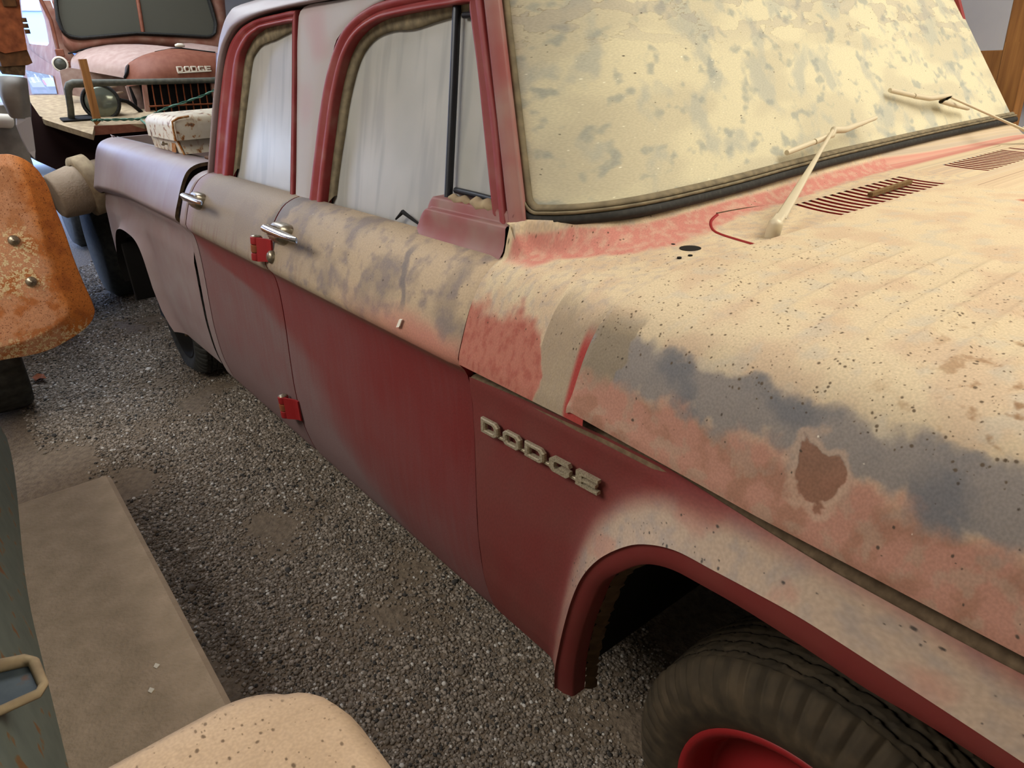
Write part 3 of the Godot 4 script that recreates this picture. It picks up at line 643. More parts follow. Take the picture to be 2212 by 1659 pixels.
func build_truck():
	var t := thing("pickup_truck", Vector3(-1.9, .18, -1.21), "dusty red crew-cab pickup truck, largest of all, hood and windshield caked in tan dust", "truck")
	# --- lower body and doors
	var fd := part("front_door", door_skin(-1.8455, -.9475), M.door, t, M.redclean)
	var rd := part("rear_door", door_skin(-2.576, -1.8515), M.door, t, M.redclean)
	part("cab_corner", door_skin(-2.648, -2.583), M.bed, t, M.redclean)
	# raised corner of the front door under the vent window
	var b := MB.new(); var rows := []
	for p in [[1.292, -.098], [1.299, -.110], [1.308, -.117], [1.32, -.121], [1.336, -.1235], [1.347, -.1245], [1.3505, -.128], [1.3505, -.1375], [1.354, -.140], [1.366, -.142], [1.3715, -.146], [1.372, -.185]]:
		var row := PackedVector3Array()
		for c in 40:
			var x := lerpf(-1.30, -.953, c / 39.0); var f := ss(-1.29, -1.205, x); row.append(Vector3(x, 1.291 + (p[0] - 1.291) * f, p[1] - .012 * (1.0 - f)))
		rows.append(row)
	b.grid(rows); part("vent_sill", b, M.reddust, fd, null, "red sill step under the vent window")
	var fo := [Vector2(-1.788, 1.296), Vector2(-1.775, 1.40), Vector2(-1.760, 1.499), Vector2(-1.740, 1.575), Vector2(-1.714, 1.629), Vector2(-1.672, 1.680), Vector2(-1.615, 1.709), Vector2(-1.54, 1.728), Vector2(-1.468, 1.735), Vector2(-1.35, 1.738), Vector2(-1.24, 1.739), Vector2(-1.140, 1.739), Vector2(-1.127, 1.72), Vector2(-1.072, 1.597), Vector2(-1.036, 1.521), Vector2(-.993, 1.413), Vector2(-.967, 1.347)]
	var fi := [Vector2(-1.719, 1.296), Vector2(-1.712, 1.38), Vector2(-1.70, 1.46), Vector2(-1.688, 1.535), Vector2(-1.66, 1.612), Vector2(-1.624, 1.655), Vector2(-1.57, 1.683), Vector2(-1.497, 1.699), Vector2(-1.44, 1.703), Vector2(-1.34, 1.706), Vector2(-1.24, 1.707), Vector2(-1.163, 1.707), Vector2(-1.155, 1.692), Vector2(-1.110, 1.597), Vector2(-1.076, 1.515), Vector2(-1.034, 1.415), Vector2(-1.012, 1.365)]
	part("window_frame", window_frame(fo, fi, .030), M.red, fd)
	part("window_channel", channel(fi, .026, .028), M.dusty_trim, fd)
	var g := []
	for p in fi: g.append(p)
	g = [Vector2(-1.73, 1.28)] + smooth(fi.slice(0, 11), 2) + [Vector2(-1.222, 1.712), Vector2(-1.175, 1.365), Vector2(-1.2, 1.29)]
	part("door_glass", pane(g, -.034), M.glass, fd, null, "dust-coated door glass")
	part("vent_glass", pane([Vector2(-1.218, 1.71), Vector2(-1.172, 1.36), Vector2(-1.0, 1.355), Vector2(-1.02, 1.385), Vector2(-1.12, 1.60), Vector2(-1.163, 1.712)], -.030), M.glass, fd, null, "dust-coated vent glass")
	b = MB.new(); b.tube([up3(Vector2(-1.177, 1.352), -.016), up3(Vector2(-1.194, 1.487), -.016), up3(Vector2(-1.209, 1.603), -.016), up3(Vector2(-1.224, 1.712), -.016)], .0085, 10)
	part("division_bar", b, M.barmetal, fd)
	b = MB.new(); b.tube([up3(Vector2(-1.165, 1.384), -.022), up3(Vector2(-1.09, 1.382), -.022), up3(Vector2(-1.02, 1.379), -.022)], .0065, 8)
	part("vent_frame", b, M.barmetal, fd)
	b = MB.new(); b.tube([up3(Vector2(-1.205, 1.69), -.022), up3(Vector2(-1.157, 1.689), -.022)], .006, 8); part("vent_frame", b, M.barmetal, fd)
	b = MB.new()
	for q in [[-1.16, -1.085, .008], [-1.085, -1.012, .011]]:
		var path := []; b = MB.new()
		for k in 7: path.append(up3(Vector2(lerpf(q[0], q[1], k / 6.0), 1.372 + .003 * sin(k * 2.0)), -.006))
		b.tube(path, [q[2] * .6, q[2], q[2] * 1.1, q[2], q[2] * 1.05, q[2], q[2] * .5], 8)
		part("vent_seal", b, M.dust, fd)
	b = MB.new(); b.tube([Vector3(-1.372, 1.303, -.146), Vector3(-1.345, 1.322, -.150), Vector3(-1.26, 1.302, -.146)], [.002, .005, .002], 6); part("torn_seal", b, M.dark, fd)
	handle(fd, -1.768); handle(rd, -2.470)
	b = MB.new(); b.lathe([Vector2(.0, .010), Vector2(.010, .010), Vector2(.013, .007), Vector2(.0165, .004), Vector2(.0175, -.004)], Vector3(-1.800, 1.169, -.006), Vector3(0, .25, 1), 20)
	part("door_lock", b, M.oldchrome, fd)
	hinge(rd, -1.863, 1.183, .006, .064, .01); hinge(rd, -1.893, .702, .004, .070, 0.0)
	# rear door window
	var ro := [Vector2(-2.566, 1.296), Vector2(-2.548, 1.42), Vector2(-2.524, 1.526), Vector2(-2.492, 1.622), Vector2(-2.44, 1.688), Vector2(-2.351, 1.726), Vector2(-2.26, 1.741), Vector2(-2.186, 1.746), Vector2(-2.06, 1.748), Vector2(-1.945, 1.748), Vector2(-1.937, 1.73), Vector2(-1.920, 1.576), Vector2(-1.907, 1.47), Vector2(-1.890, 1.296)]
	var ri := [Vector2(-2.435, 1.296), Vector2(-2.41, 1.42), Vector2(-2.388, 1.528), Vector2(-2.36, 1.64), Vector2(-2.325, 1.675), Vector2(-2.277, 1.700), Vector2(-2.22, 1.713), Vector2(-2.183, 1.719), Vector2(-2.06, 1.722), Vector2(-1.962, 1.722), Vector2(-1.954, 1.706), Vector2(-1.936, 1.57), Vector2(-1.926, 1.47), Vector2(-1.909, 1.296)]
	part("window_frame", window_frame(ro, ri, .030), M.red, rd)
	part("window_channel", channel(ri, .026, .034), M.dusty_trim, rd)
	part("door_glass", pane([Vector2(-2.45, 1.28)] + smooth(ri, 2) + [Vector2(-1.90, 1.28)], -.034), M.glass, rd, null, "dust-coated door glass")
	# --- pillars and roof
	b = MB.new(); var L := smooth([Vector2(-1.886, 1.290), Vector2(-1.892, 1.37), Vector2(-1.916, 1.576), Vector2(-1.930, 1.70), Vector2(-1.9, 1.752), Vector2(-1.7, 1.753), Vector2(-1.46, 1.753), Vector2(-1.13, 1.753)], 4)
	var Rr := smooth([Vector2(-1.792, 1.290), Vector2(-1.779, 1.40), Vector2(-1.764, 1.499), Vector2(-1.744, 1.575), Vector2(-1.718, 1.631), Vector2(-1.676, 1.684), Vector2(-1.46, 1.740), Vector2(-1.13, 1.744)], 4)
	rows = []
	for k in L.size():
		var row := PackedVector3Array()
		for c in 9: row.append(up3(L[k].lerp(Rr[k], c / 8.0), -.004 * pow(absf(c - 4) / 4.0, 4)))
		rows.append(row)
	b.sheet(rows, .02); part("door_pillar", b, M.pillar, t, M.redclean)
	var il := smooth([Vector2(-2.576, 1.290), Vector2(-2.551, 1.41), Vector2(-2.526, 1.526), Vector2(-2.493, 1.624), Vector2(-2.462, 1.674), Vector2(-2.42, 1.705), Vector2(-2.351, 1.733), Vector2(-2.186, 1.752), Vector2(-1.964, 1.757), Vector2(-1.647, 1.756), Vector2(-1.15, 1.755)], 4)
	var ol := smooth([Vector2(-2.622, 1.290), Vector2(-2.620, 1.41), Vector2(-2.612, 1.53), Vector2(-2.601, 1.63), Vector2(-2.588, 1.70), Vector2(-2.562, 1.745), Vector2(-2.506, 1.779), Vector2(-2.401, 1.795), Vector2(-1.94, 1.80), Vector2(-1.6, 1.80), Vector2(-1.18, 1.80)], 4)
	b = MB.new(); rows = []
	for q in [[0, -.045], [0, .0], [.0, .014], [.14, .018], [.34, .010], [.7, .0], [1.0, -.016], [1.2, -.05], [1.3, -.12]]:
		var row := PackedVector3Array()
		for k in il.size(): row.append(up3(il[k].lerp(ol[k], q[0]), q[1] + (0.0 if k > 3 else 0.0)))
		rows.append(row)
	for q in [[-.45, .03], [-1.0, .05], [-1.5, .045], [-2.0, .02], [-2.18, -.02]]:
		var row := PackedVector3Array()
		for k in il.size():
			var p: Vector2 = il[k].lerp(ol[k], 1.3); var f := ss(1.66, 1.80, p.y); row.append(Vector3(p.x - .015 * (1.0 - f), p.y + q[1] * f, q[0]))
		rows.append(row)
	b.grid(rows, null, true); part("roof", b, M.bed, t)
	# windscreen pillar, from the door gap round to the rubber
	var Bs := resample(smooth(WB, 6), 80); var Lb := 2.42
	b = MB.new(); rows = []
	for k in 25:
		var v := k / 24.0; var y := lerpf(1.29, 1.84, v)
		var a := Vector3(-.938 - .43 * (y - 1.302) if y > 1.34 else -.9405 - .0157 * ss(1.29, 1.34, y), y, uz(y) + .002)
		if y > 1.34: a.x = -.9565 - .43 * (y - 1.34)
		var w0 := ws(0, maxf((y - 1.350) / .88, -.03), Bs); w0 = Vector3(-.952 - .445 * (y - 1.35), y, -.17 - .24 * (y - 1.35))
		var row := PackedVector3Array([a + Vector3(-.004, 0, -.03), a, a + Vector3(.008, 0, .003), a + Vector3(.020, 0, -.004), a + Vector3(.024, 0, -.012), a.lerp(w0, .55) + Vector3(.024, 0, .004), w0 + Vector3(.012, 0, .004), w0 + Vector3(-.02, 0, -.03)])
		rows.append(row)
	b.grid(rows); part("windshield_pillar", b, M.reddust, t)
	# --- windscreen
	b = MB.new(); rows = []; var uvs := []
	for r in 13:
		var row := PackedVector3Array(); var uv := PackedVector2Array()
		for c in 80: row.append(ws(c / 79.0, .012 + r * .042, Bs)); uv.append(Vector2(c / 79.0, 1.0 - r / 12.0))
		rows.append(row); uvs.append(uv)
	b.grid(rows, uvs); part("windshield", b, M.windshield, t, null, "windshield coated in streaky tan dust")
	var path := []; var nr := []; var rad := .030 / Lb
	for k in 61: path.append(Vector2(lerpf(1.0, rad, k / 60.0), 0.0))
	for k in range(1, 8): path.append(Vector2(rad - rad * sin(k / 8.0 * PI / 2), .030 - .030 * cos(k / 8.0 * PI / 2)))
	for k in 25: path.append(Vector2(0.0, lerpf(.030, .50, k / 24.0)))
	var P3 := []; var N3 := []; var O3 := []
	for q in path: P3.append(ws(q.x, q.y + .014, Bs))
	for k in P3.size():
		var q: Vector2 = path[k]; var du := ws(q.x + .004, q.y, Bs) - ws(q.x - .004, q.y, Bs); var dv := ws(q.x, q.y + .01, Bs) - ws(q.x, q.y, Bs)
		if q.x < .05: du = ws(.052, q.y, Bs) - ws(.0, q.y, Bs)
		var n := dv.cross(du).normalized(); if n.x < 0: n = -n
		var tg: Vector3 = (P3[mini(k + 1, P3.size() - 1)] - P3[maxi(k - 1, 0)]).normalized()
		var o := tg.cross(n).normalized(); if o.dot(ws(.4, .25, Bs) - P3[k]) > 0: o = -o
		N3.append(n); O3.append(o)
	var gs := part("windshield_gasket", sweep(P3, O3, N3, [[.016, -.004], [.017, .008], [.012, .013], [.003, .013], [.0, .006]]), M.rubber, t)
	part("gasket_bead", sweep(P3, O3, N3, [[.001, .004], [.0005, .012], [-.002, .0145], [-.005, .0135], [-.006, .008], [-.006, .004]]), M.dusty_trim, gs)
	part("gasket_lip", sweep(P3, O3, N3, [[-.007, .005], [-.007, .010], [-.012, .0105], [-.018, .007], [-.020, .0]]), M.dusty_trim, gs)
	# --- cowl with vents
	cowl(t)
	# --- hood with cross ribs
	var S := arc_table(HP); b = MB.new(); rows = []; uvs = []
	var sl := []
	for k in 60: sl.append(.30 * k / 60.0)
	for k in 50: sl.append(.30 + .9 * k / 50.0)
	for k in 13: sl.append(1.2 + (S[-1] - 1.2) * k / 12.0)
	var xl := []
	for k in 236: xl.append(k / 235.0)
	var xseam := [Vector2(0, -.665), Vector2(.08, -.657), Vector2(.14, -.652), Vector2(.2, -.648), Vector2(.28, -.645), Vector2(.46, -.637), Vector2(.6, -.632), Vector2(.9, -.628), Vector2(1.3, -.628), Vector2(S[-1], -.665)]
	var ribs := [-.535, -.485, -.432, -.378, -.328, -.283, -.238, -.192, -.146, -.1]
	for s in sl:
		var p := at_s(HP, S, s); var row := PackedVector3Array(); var uv := PackedVector2Array(); var x0 := tab(xseam, s)
		var win := ss(.21, .27, s) * (1.0 - ss(.60, .66, s)) + ss(S[-1] - .66, S[-1] - .6, s) * (1.0 - ss(S[-1] - .27, S[-1] - .21, s))
		for k in xl.size() + 8:
			var x: float = lerpf(x0, .1, xl[k]) if k < xl.size() else lerpf(.1, .62, (k - xl.size() + 1) / 8.0)
			var y := p.x - .011 * clampf((x + .65) / .55, 0, 1.6) * (1.0 - ss(.0, .12, s)) + .010 * (1.0 - ss(.0, .05, s)) * (1.0 - clampf((x + .65) / .3, 0, 1))
			if x > .1: y -= .25 * pow((x - .1) / .52, 3)
			if win > .01 and x < .1:
				for q in ribs:
					var d: float = (x - q) / .006
					if absf(d) < 3: y += .0038 * win * exp(-d * d)
			y -= .004 * (1.0 - ss(0.0, .010, x - x0))
			row.append(Vector3(x, y, p.y)); uv.append(Vector2((x + .68) / .8, s / 1.2))
		rows.append(row); uvs.append(uv)
	b.sheet(rows, .012, uvs); part("hood", b, M.hood, t, M.reddust)
	# --- front fender round the wheel arch
	fender(t)
	# fender badge
	var o := Vector3(-.8985, 1.0135, -.0175); var bu := Vector3(.2845, .0095, 0)
	b = MB.new(); b.box(o + bu * .5 + Vector3(0, .0035, .001), Vector3(.275, .0055, .006), Basis(Vector3.BACK, .0334), .001)
	var bd := part("fender_badge", b, M.badge, t, null, "dull chrome badge reading DODGE")
	var k2 := 0
	for ch in "DODGE":
		var lo := o + bu * (k2 * .2125); var lb := letter(ch, lo + Vector3(0, 0, .0085), bu.normalized() * .0465, Vector3(.0015, .0290 - k2 * .0008, 0), Vector3(0, 0, -.0075))
		part("letter", lb, M.badge, bd); k2 += 1
	# --- wipers
	wiper(t, Vector3(-.648, 1.338, -.462), Vector3(-.852, 1.440, -.992), Vector3(-.843, 1.412, -.798), Vector3(-.871, 1.449, -1.227))
	wiper(t, Vector3(-.75, 1.350, -1.985), Vector3(-.920, 1.468, -1.752), Vector3(-.940, 1.501, -1.423), Vector3(-.908, 1.425, -1.886))
	# --- bed
	bed(t)
	# --- wheels, wheel well, frame and dark inner body
	wheel("front_wheel", t, Vector3(-.262, .50, -.088), .326, .205, .20, .18, M.tire, M.redclean)
	wheel("rear_wheel", t, Vector3(-3.76, .475, -.15), .33, .205, .20, .215, M.tire_dark, M.dark)
	b = MB.new(); b.tube([Vector3(-.262, .5, -.3), Vector3(-.262, .5, -2.15)], .045, 12); b.tube([Vector3(-3.70, .49, -.33), Vector3(-3.70, .49, -2.15)], .05, 12)
	for z in [-.75, -1.65]: b.box(Vector3(-1.9, .58, z), Vector3(5.0, .14, .07))
	b.box(Vector3(-1.75, .62, -1.21), Vector3(1.6, .08, 2.2))
	part("chassis", b, M.dark, t)
	for zz in [-2.13]:
		for c in [Vector3(-.262, .50, zz), Vector3(-3.70, .49, zz)]:
			b = MB.new(); b.lathe([Vector2(.2, .1), Vector2(.29, .1), Vector2(.325, .07), Vector2(.325, -.07), Vector2(.29, -.1), Vector2(0, -.1)], c, Vector3.BACK, 40); part("far_wheel", b, M.tire_dark, t)
	b = MB.new(); rows = []
	for z in [-.03, -.06, -.45, -.62]:
		var row := PackedVector3Array()
		for k in 25:
			var a := lerpf(PI, 0.0, k / 24.0); row.append(Vector3(-.25 + cos(a) * .45, .56 + sin(a) * .515, z))
		rows.append(row)
	b.grid(rows)
	b.slab([Vector3(-.70, .56, -.62), Vector3(.20, .56, -.62), Vector3(.20, 1.1, -.62), Vector3(-.70, 1.1, -.62)], Vector3(0, 0, -.01))
	part("wheel_well", b, M.dark, t)
	b = MB.new()
	b.slab([Vector3(-2.66, .56, -.09), Vector3(-.95, .56, -.09), Vector3(-.95, 1.27, -.09), Vector3(-2.66, 1.27, -.09)], Vector3(0, 0, -.03))
	b.box(Vector3(-.93, .88, -1.25), Vector3(.02, .72, 2.1)); b.box(Vector3(-2.60, 1.12, -1.2), Vector3(.02, 1.0, 1.7)); b.box(Vector3(-1.8, 1.28, -1.21), Vector3(1.7, .02, 2.1))
	b.box(Vector3(-.30, 1.19, -1.21), Vector3(1.24, .02, 2.2)); b.box(Vector3(.61, .85, -1.21), Vector3(.03, .7, 2.36))
	part("inner_body", b, M.dark, t)
	# far side and front so that the body is closed
	b = MB.new(); b.slab([Vector3(-4.35, .56, -2.41), Vector3(.62, .56, -2.41), Vector3(.62, 1.14, -2.41), Vector3(-4.35, 1.14, -2.41)], Vector3(0, 0, .02))
	b.slab([Vector3(-2.6, 1.3, -2.3), Vector3(-.95, 1.3, -2.3), Vector3(-1.13, 1.76, -2.2), Vector3(-2.55, 1.76, -2.2)], Vector3(0, 0, .02))
	part("far_side", b, M.red, t)
	b = MB.new()
	for k in 9: b.box(Vector3(.63, .62 + k * .05, -1.21), Vector3(.03, .026, 1.9))
	part("grille", b, M.oldchrome, t)
	b = MB.new(); b.box(Vector3(.70, .52, -1.21), Vector3(.06, .18, 2.3), Basis.IDENTITY, .02); part("bumper", b, M.oldchrome, t)

func sweep(P: Array, O: Array, N: Array, pr: Array) -> MB:
	var b := MB.new(); var rows := []
	for q in pr:
		var row := PackedVector3Array()
		for k in P.size(): row.append(P[k] + O[k] * q[0] + N[k] * q[1])
		rows.append(row)
	b.grid(rows); return b

func cowl(t: Node3D):
	var S := arc_table(CP); var b := MB.new()
	var foot := []      # foot of the windscreen, in x-z
	for q in XG: 
		if q.x > .2:
			var p := at_s(CP, S, q.x); foot.append(Vector2(q.y, p.y))
	var xf := [Vector2(-.085, -1.10), Vector2(-.105, -1.0), Vector2(-.118, -.958), Vector2(-.128, -.940)]
	for q in foot:
		if q.y < -.14: xf.append(Vector2(q.y, q.x))
	var rise := func(x: float, z: float) -> float:
		if z > -.085: return 0.0
		var d := maxf(0.0, x - tab(xf, z)) * lerpf(.7, 1.0, ss(-.15, -.3, z))
		var w := lerpf(.035, .080, ss(-.15, -.26, z)); w = lerpf(w, .05, ss(-.5, -.8, z))
		return (.050 - .014 * ss(-.15, -.3, z)) * pow(1.0 - clampf(d / w, 0, 1), 2.2)
	var pt := func(s: float, x: float) -> Vector3:
		var p := at_s(CP, S, s); var z := p.y
		if z < -.5: z += .036 * ss(-.5, -.66, p.y) * sin(clampf((x + .768) / .118, 0, 1) * PI * .5)
		return Vector3(x, p.x + rise.call(x, p.y), z)
	var slots := []
	for k in 16: slots.append(S[13] - .7 + .736 + .0287 * k)
	for k in 16: slots.append(S[13] - .7 + 1.418 + .0287 * k)
	var sl := []
	for k in 90: sl.append(.62 * k / 90.0)
	for s in slots: sl.append(s - .0075); sl.append(s + .0075)
	for k in 12: sl.append(lerpf(1.92, S[-1], k / 11.0))
	sl.append(.66); sl.append(.72); sl.append(1.3); sl.append(1.36); sl.sort()
	var isslot := func(s: float) -> bool:
		for q in slots:
			if absf(s - q) < .0005: return true
		return false
	var mk := func(s0: float, x: float) -> Vector2: return Vector2((x + .98) / .38, s0 / 1.4)
	var A := []; var Au := []; var Bm := []; var Bu := []; var Cc := []; var Cu := []
	for s in sl:
		var x0 := tab(XG, s) - (.02 if s > .23 else 0.0)
		var r1 := PackedVector3Array(); var u1 := PackedVector2Array()
		for c in 40:
			var x := lerpf(x0, -.768, c / 39.0); r1.append(pt.call(s, x)); u1.append(mk.call(s, x))
		A.append(r1); Au.append(u1)
		var r2 := PackedVector3Array(); var u2 := PackedVector2Array()
		for c in 9:
			var x := lerpf(-.768, -.650, c / 8.0); r2.append(pt.call(s, x)); u2.append(mk.call(s, x))
		Bm.append(r2); Bu.append(u2)
		var r3 := PackedVector3Array(); var u3 := PackedVector2Array(); var xe := -.660 if s < .05 else -.640
		for c in 3:
			var x := lerpf(-.650, -.632, c / 2.0); r3.append(pt.call(s, x)); u3.append(mk.call(s, x))
		Cc.append(r3); Cu.append(u3)
	b.grid(A, Au); b.grid(Cc, Cu)
	var first := 0
	for r in sl.size() - 1:
		if isslot.call((sl[r] + sl[r + 1]) * .5):
			if r > first: b.grid(Bm.slice(first, r + 1), Bu.slice(first, r + 1))
			first = r + 1
	b.grid(Bm.slice(first), Bu.slice(first))
	var folded: Array = []
	var r0: PackedVector3Array = A[0] + Bm[0]
	var e1 := PackedVector3Array()
	for p in r0: e1.append(p + Vector3(0, -.012, -.02))
	b.edge().grid([r0, e1])
	var cw := part("cowl_panel", b, M.cowl, t, M.dirt)
	# duct under the vent slots, red inside
	b = MB.new()
	for z in [[-.68, -1.2], [-1.36, -1.88]]:
		b.box(Vector3(-.705, 1.3115, (z[0] + z[1]) * .5), Vector3(.14, .003, z[0] - z[1]))
	part("vent_duct", b, M.redclean, cw)
	# slot walls: thin upright strips at each slot edge
	for q in slots:
		b = MB.new()
		for r in sl.size():
			if absf(absf(sl[r] - q) - .0075) < .0005:
				var low := PackedVector3Array()
				for p in Bm[r]: low.append(p + Vector3(0, -.009, 0))
				b.grid([Bm[r], low])
		part("vent_slot", b, M.redclean, cw)
	# seam of the cowl plate: a shallow red groove strip
	b = MB.new(); var cp := smooth([Vector3(-.633, 0, -.397), Vector3(-.671, 0, -.406), Vector3(-.719, 0, -.420), Vector3(-.754, 0, -.438), Vector3(-.779, 0, -.465), Vector3(-.791, 0, -.50)], 5)
	for k in cp.size(): cp[k] = Vector3(cp[k].x, 1.3205 + rise.call(cp[k].x, cp[k].z), cp[k].z)
	b.tube(cp, .0034, 6); part("plate_seam", b, M.redclean, cw)
	b = MB.new(); cp = []
	for k in 30:
		var z := lerpf(-.50, -1.9, k / 29.0); var x := -.793 - .012 * k / 29.0; cp.append(Vector3(x, 1.3225 + rise.call(x, z), z))
	b.tube(cp, .0015, 5); part("plate_seam", b, M.dirt, cw)
	# aerial hole and its screw holes
	for q in [[-.7085, -.318, .0245, .0135], [-.745, -.319, .005, .0035], [-.706, -.366, .005, .0035], [-.691, -.343, .005, .0035], [-.685, -.261, .005, .0035], [-.681, -.283, .005, .0035]]:
		b = MB.new(); var ring := []; var dn := []
		for k in 24:
			var a := TAU * k / 24; var s := 0.0
			var x: float = q[0] + cos(a) * q[2] * .72 ; var z: float = q[1] + sin(a) * q[2] * .72
			ring.append(Vector3(x, 1.3198 + rise.call(x, z), z))
		b.slab(ring, Vector3(0, -.004, 0)); part("aerial_hole" if q[2] > .01 else "screw_hole", b, M.dark, cw)

func fender(t: Node3D):
	var cz := [Vector3(-.7356, .5054, -.03), Vector3(-.7177, .5746, -.015), Vector3(-.6959, .6504, -.005), Vector3(-.6668, .7462, .005), Vector3(-.6389, .827, .012), Vector3(-.6098, .8902, .018), Vector3(-.5733, .9455, .022), Vector3(-.5275, .9946, .026), Vector3(-.4871, 1.0254, .028), Vector3(-.4371, 1.0452, .028), Vector3(-.3796, 1.0498, .028), Vector3(-.3232, 1.0535, .028), Vector3(-.256, 1.0555, .028), Vector3(-.1417, 1.049, .028), Vector3(-.0576, 1.043, .028), Vector3(.06, 1.03, .026), Vector3(.13, .95, .02), Vector3(.18, .83, .01), Vector3(.22, .6, -.01), Vector3(.23, .5, -.02)]
	var bo := [Vector2(-.752, .508), Vector2(-.85, .53), Vector2(-.9405, .55), Vector2(-.9405, .70), Vector2(-.9405, .84), Vector2(-.9405, .98), Vector2(-.9405, 1.104), Vector2(-.78, 1.113), Vector2(-.62, 1.119), Vector2(-.50, 1.119), Vector2(-.40, 1.113), Vector2(-.33, 1.109), Vector2(-.256, 1.105), Vector2(-.14, 1.101), Vector2(-.03, 1.098), Vector2(.3, 1.095), Vector2(.62, 1.09), Vector2(.62, .85), Vector2(.62, .6), Vector2(.3, .5)]
	var inn := [Vector3(-.6889, .5212, -.035), Vector3(-.6682, .6265, -.02), Vector3(-.6419, .7268, -.01), Vector3(-.6089, .8203, .0), Vector3(-.58, .8867, .008), Vector3(-.5348, .9417, .016), Vector3(-.4919, .9829, .02), Vector3(-.4472, 1.003, .02), Vector3(-.3951, 1.0082, .02), Vector3(-.3383, 1.0114, .02), Vector3(-.2591, 1.01, .02), Vector3(-.1916, 1.0068, .02), Vector3(-.1378, 1.0100, .02), Vector3(-.05, 1.008, .02), Vector3(.04, .995, .02), Vector3(.10, .93, .01), Vector3(.15, .8, .0), Vector3(.18, .6, -.02), Vector3(.19, .5, -.03)]
	var SUB := 9; var cs := smooth(cz, SUB); var bs := []
	for i in bo.size() - 1:
		for k in SUB: bs.append(bo[i].lerp(bo[i + 1], float(k) / SUB))
	bs.append(bo[-1])
	var b := MB.new(); var rows := []; var uvs := []
	for j in 30:
		var f := pow(j / 29.0, 1.7); var row := PackedVector3Array(); var uv := PackedVector2Array()
		for k in cs.size():
			var c: Vector3 = cs[k]; var p := Vector2(c.x, c.y).lerp(bs[k], f); var d := (p - Vector2(c.x, c.y)).length()
			var z := side_z(p.y) if p.y < 1.1 else -.018
			if p.y > 1.085: z = lerpf(z, -.022, ss(1.085, 1.12, p.y))
			var w := lerpf(.06, .10, ss(.8, 1.0, c.y))
			z += (c.z - (side_z(c.y) if c.y < 1.1 else -.018)) * pow(1.0 - clampf(d / w, 0, 1), 2)
			row.append(Vector3(p.x, p.y, z)); uv.append(Vector2(float(k) / (cs.size() - 1), d / .6))
		rows.append(row); uvs.append(uv)
	b.grid(rows, uvs, true)
	var fp := part("front_fender", b, M.fender, t)
	# outer lip band and its return
	b = MB.new(); var c2 := resample(smooth(cz, 6), 140); var i2 := resample(smooth(inn, 6), 140); rows = []
	for q in [[0.0, 0.0, 0.0], [.03, -.004, 0.0], [.10, -.0035, 0.0], [.5, .001, 0.0], [.93, .0, 0.0], [1.0, -.004, 0.0], [1.0, -.03, 0.0]]:
		var row := PackedVector3Array()
		for k in c2.size(): row.append(c2[k].lerp(i2[k], q[0]) + Vector3(0, 0, q[1]))
		rows.append(row)
	b.grid(rows); part("arch_lip", b, M.lipred, fp, null, "red lip round the wheel opening")
	b = MB.new(); rows = []
	for q in [[0.0, -.03], [.010, -.040], [.012, -.05]]:
		var row := PackedVector3Array()
		for k in 40: row.append(i2[k] + Vector3(q[0] + .002 * sin(k * 1.7), 0, q[1] + .004 * sin(k * 2.9)))
		rows.append(row)
	b.grid(rows); part("arch_return", b, M.dirt, fp)
	# dirt-filled ledge under the hood edge
	b = MB.new(); rows = []
	for q in [[-.012, .0015], [-.006, .0012], [-.0015, -.002], [.001, -.008], [.002, -.03], [.004, -.06], [.06, -.062]]:
		var row := PackedVector3Array()
		for k in 120:
			var x := lerpf(-.9405, .62, k / 119.0); var y := 1.104
			for i in range(6, 16):
				if x >= bo[i].x and x <= bo[i + 1].x: y = lerpf(bo[i].y, bo[i + 1].y, (x - bo[i].x) / (bo[i + 1].x - bo[i].x))
			row.append(Vector3(x, y + q[0], -.022 + q[1]))
		rows.append(row)
	b.grid(rows); part("fender_ledge", b, M.ledge, fp, null, "dirt-filled ledge under the hood edge")

func wiper(t: Node3D, piv: Vector3, mid: Vector3, b0: Vector3, b1: Vector3):
	var b := MB.new()
	b.lathe([Vector2(.0, .016), Vector2(.008, .015), Vector2(.012, .010), Vector2(.0125, .0), Vector2(.0125, -.022)], piv, Vector3(.25, 1, .1), 16)
	var dir := (mid - piv).normalized()
	b.box(piv + dir * .022 + Vector3(0, .003, 0), Vector3(.040, .014, .019), Basis(dir, dir.cross(Vector3.UP).cross(dir).normalized() * 1.0, dir.cross(Vector3.UP).normalized()), .003)
	var w := part("wiper", b, M.wiper, t, null, "dusty windshield wiper")
	b = MB.new(); var rows := []
	for k in 9:
		var u := k / 8.0; var c := (piv + dir * .043).lerp(mid, u); var wv := lerpf(.0105, .0042, minf(1.0, u * 1.4)); var row := PackedVector3Array(); var sx := dir.cross(Vector3.UP).normalized(); var uy := sx.cross(dir)
		for j in 9:
			var a := TAU * j / 8; row.append(c + sx * cos(a) * wv + uy * sin(a) * .0035)
		rows.append(row)
	b.grid(rows, null, false, true); part("wiper_arm", b, M.wiper, w)
	b = MB.new(); b.tube([b0, b0.lerp(b1, .02), b0.lerp(b1, .27)], [.0055, .0062, .0062], 8); b.tube([b0.lerp(b1, .73), b0.lerp(b1, .98), b1], [.0055, .0055, .004], 8)
	var n := Vector3(.9, .43, .05) * .012
	b.tube([b0.lerp(b1, .28), b0.lerp(b1, .45) + n * .4, mid + n * .2, b0.lerp(b1, .60) + n * .4, b0.lerp(b1, .86)], [.0068, .0072, .0080, .0075, .006], 8)
	part("wiper_blade", b, M.wiper, w)

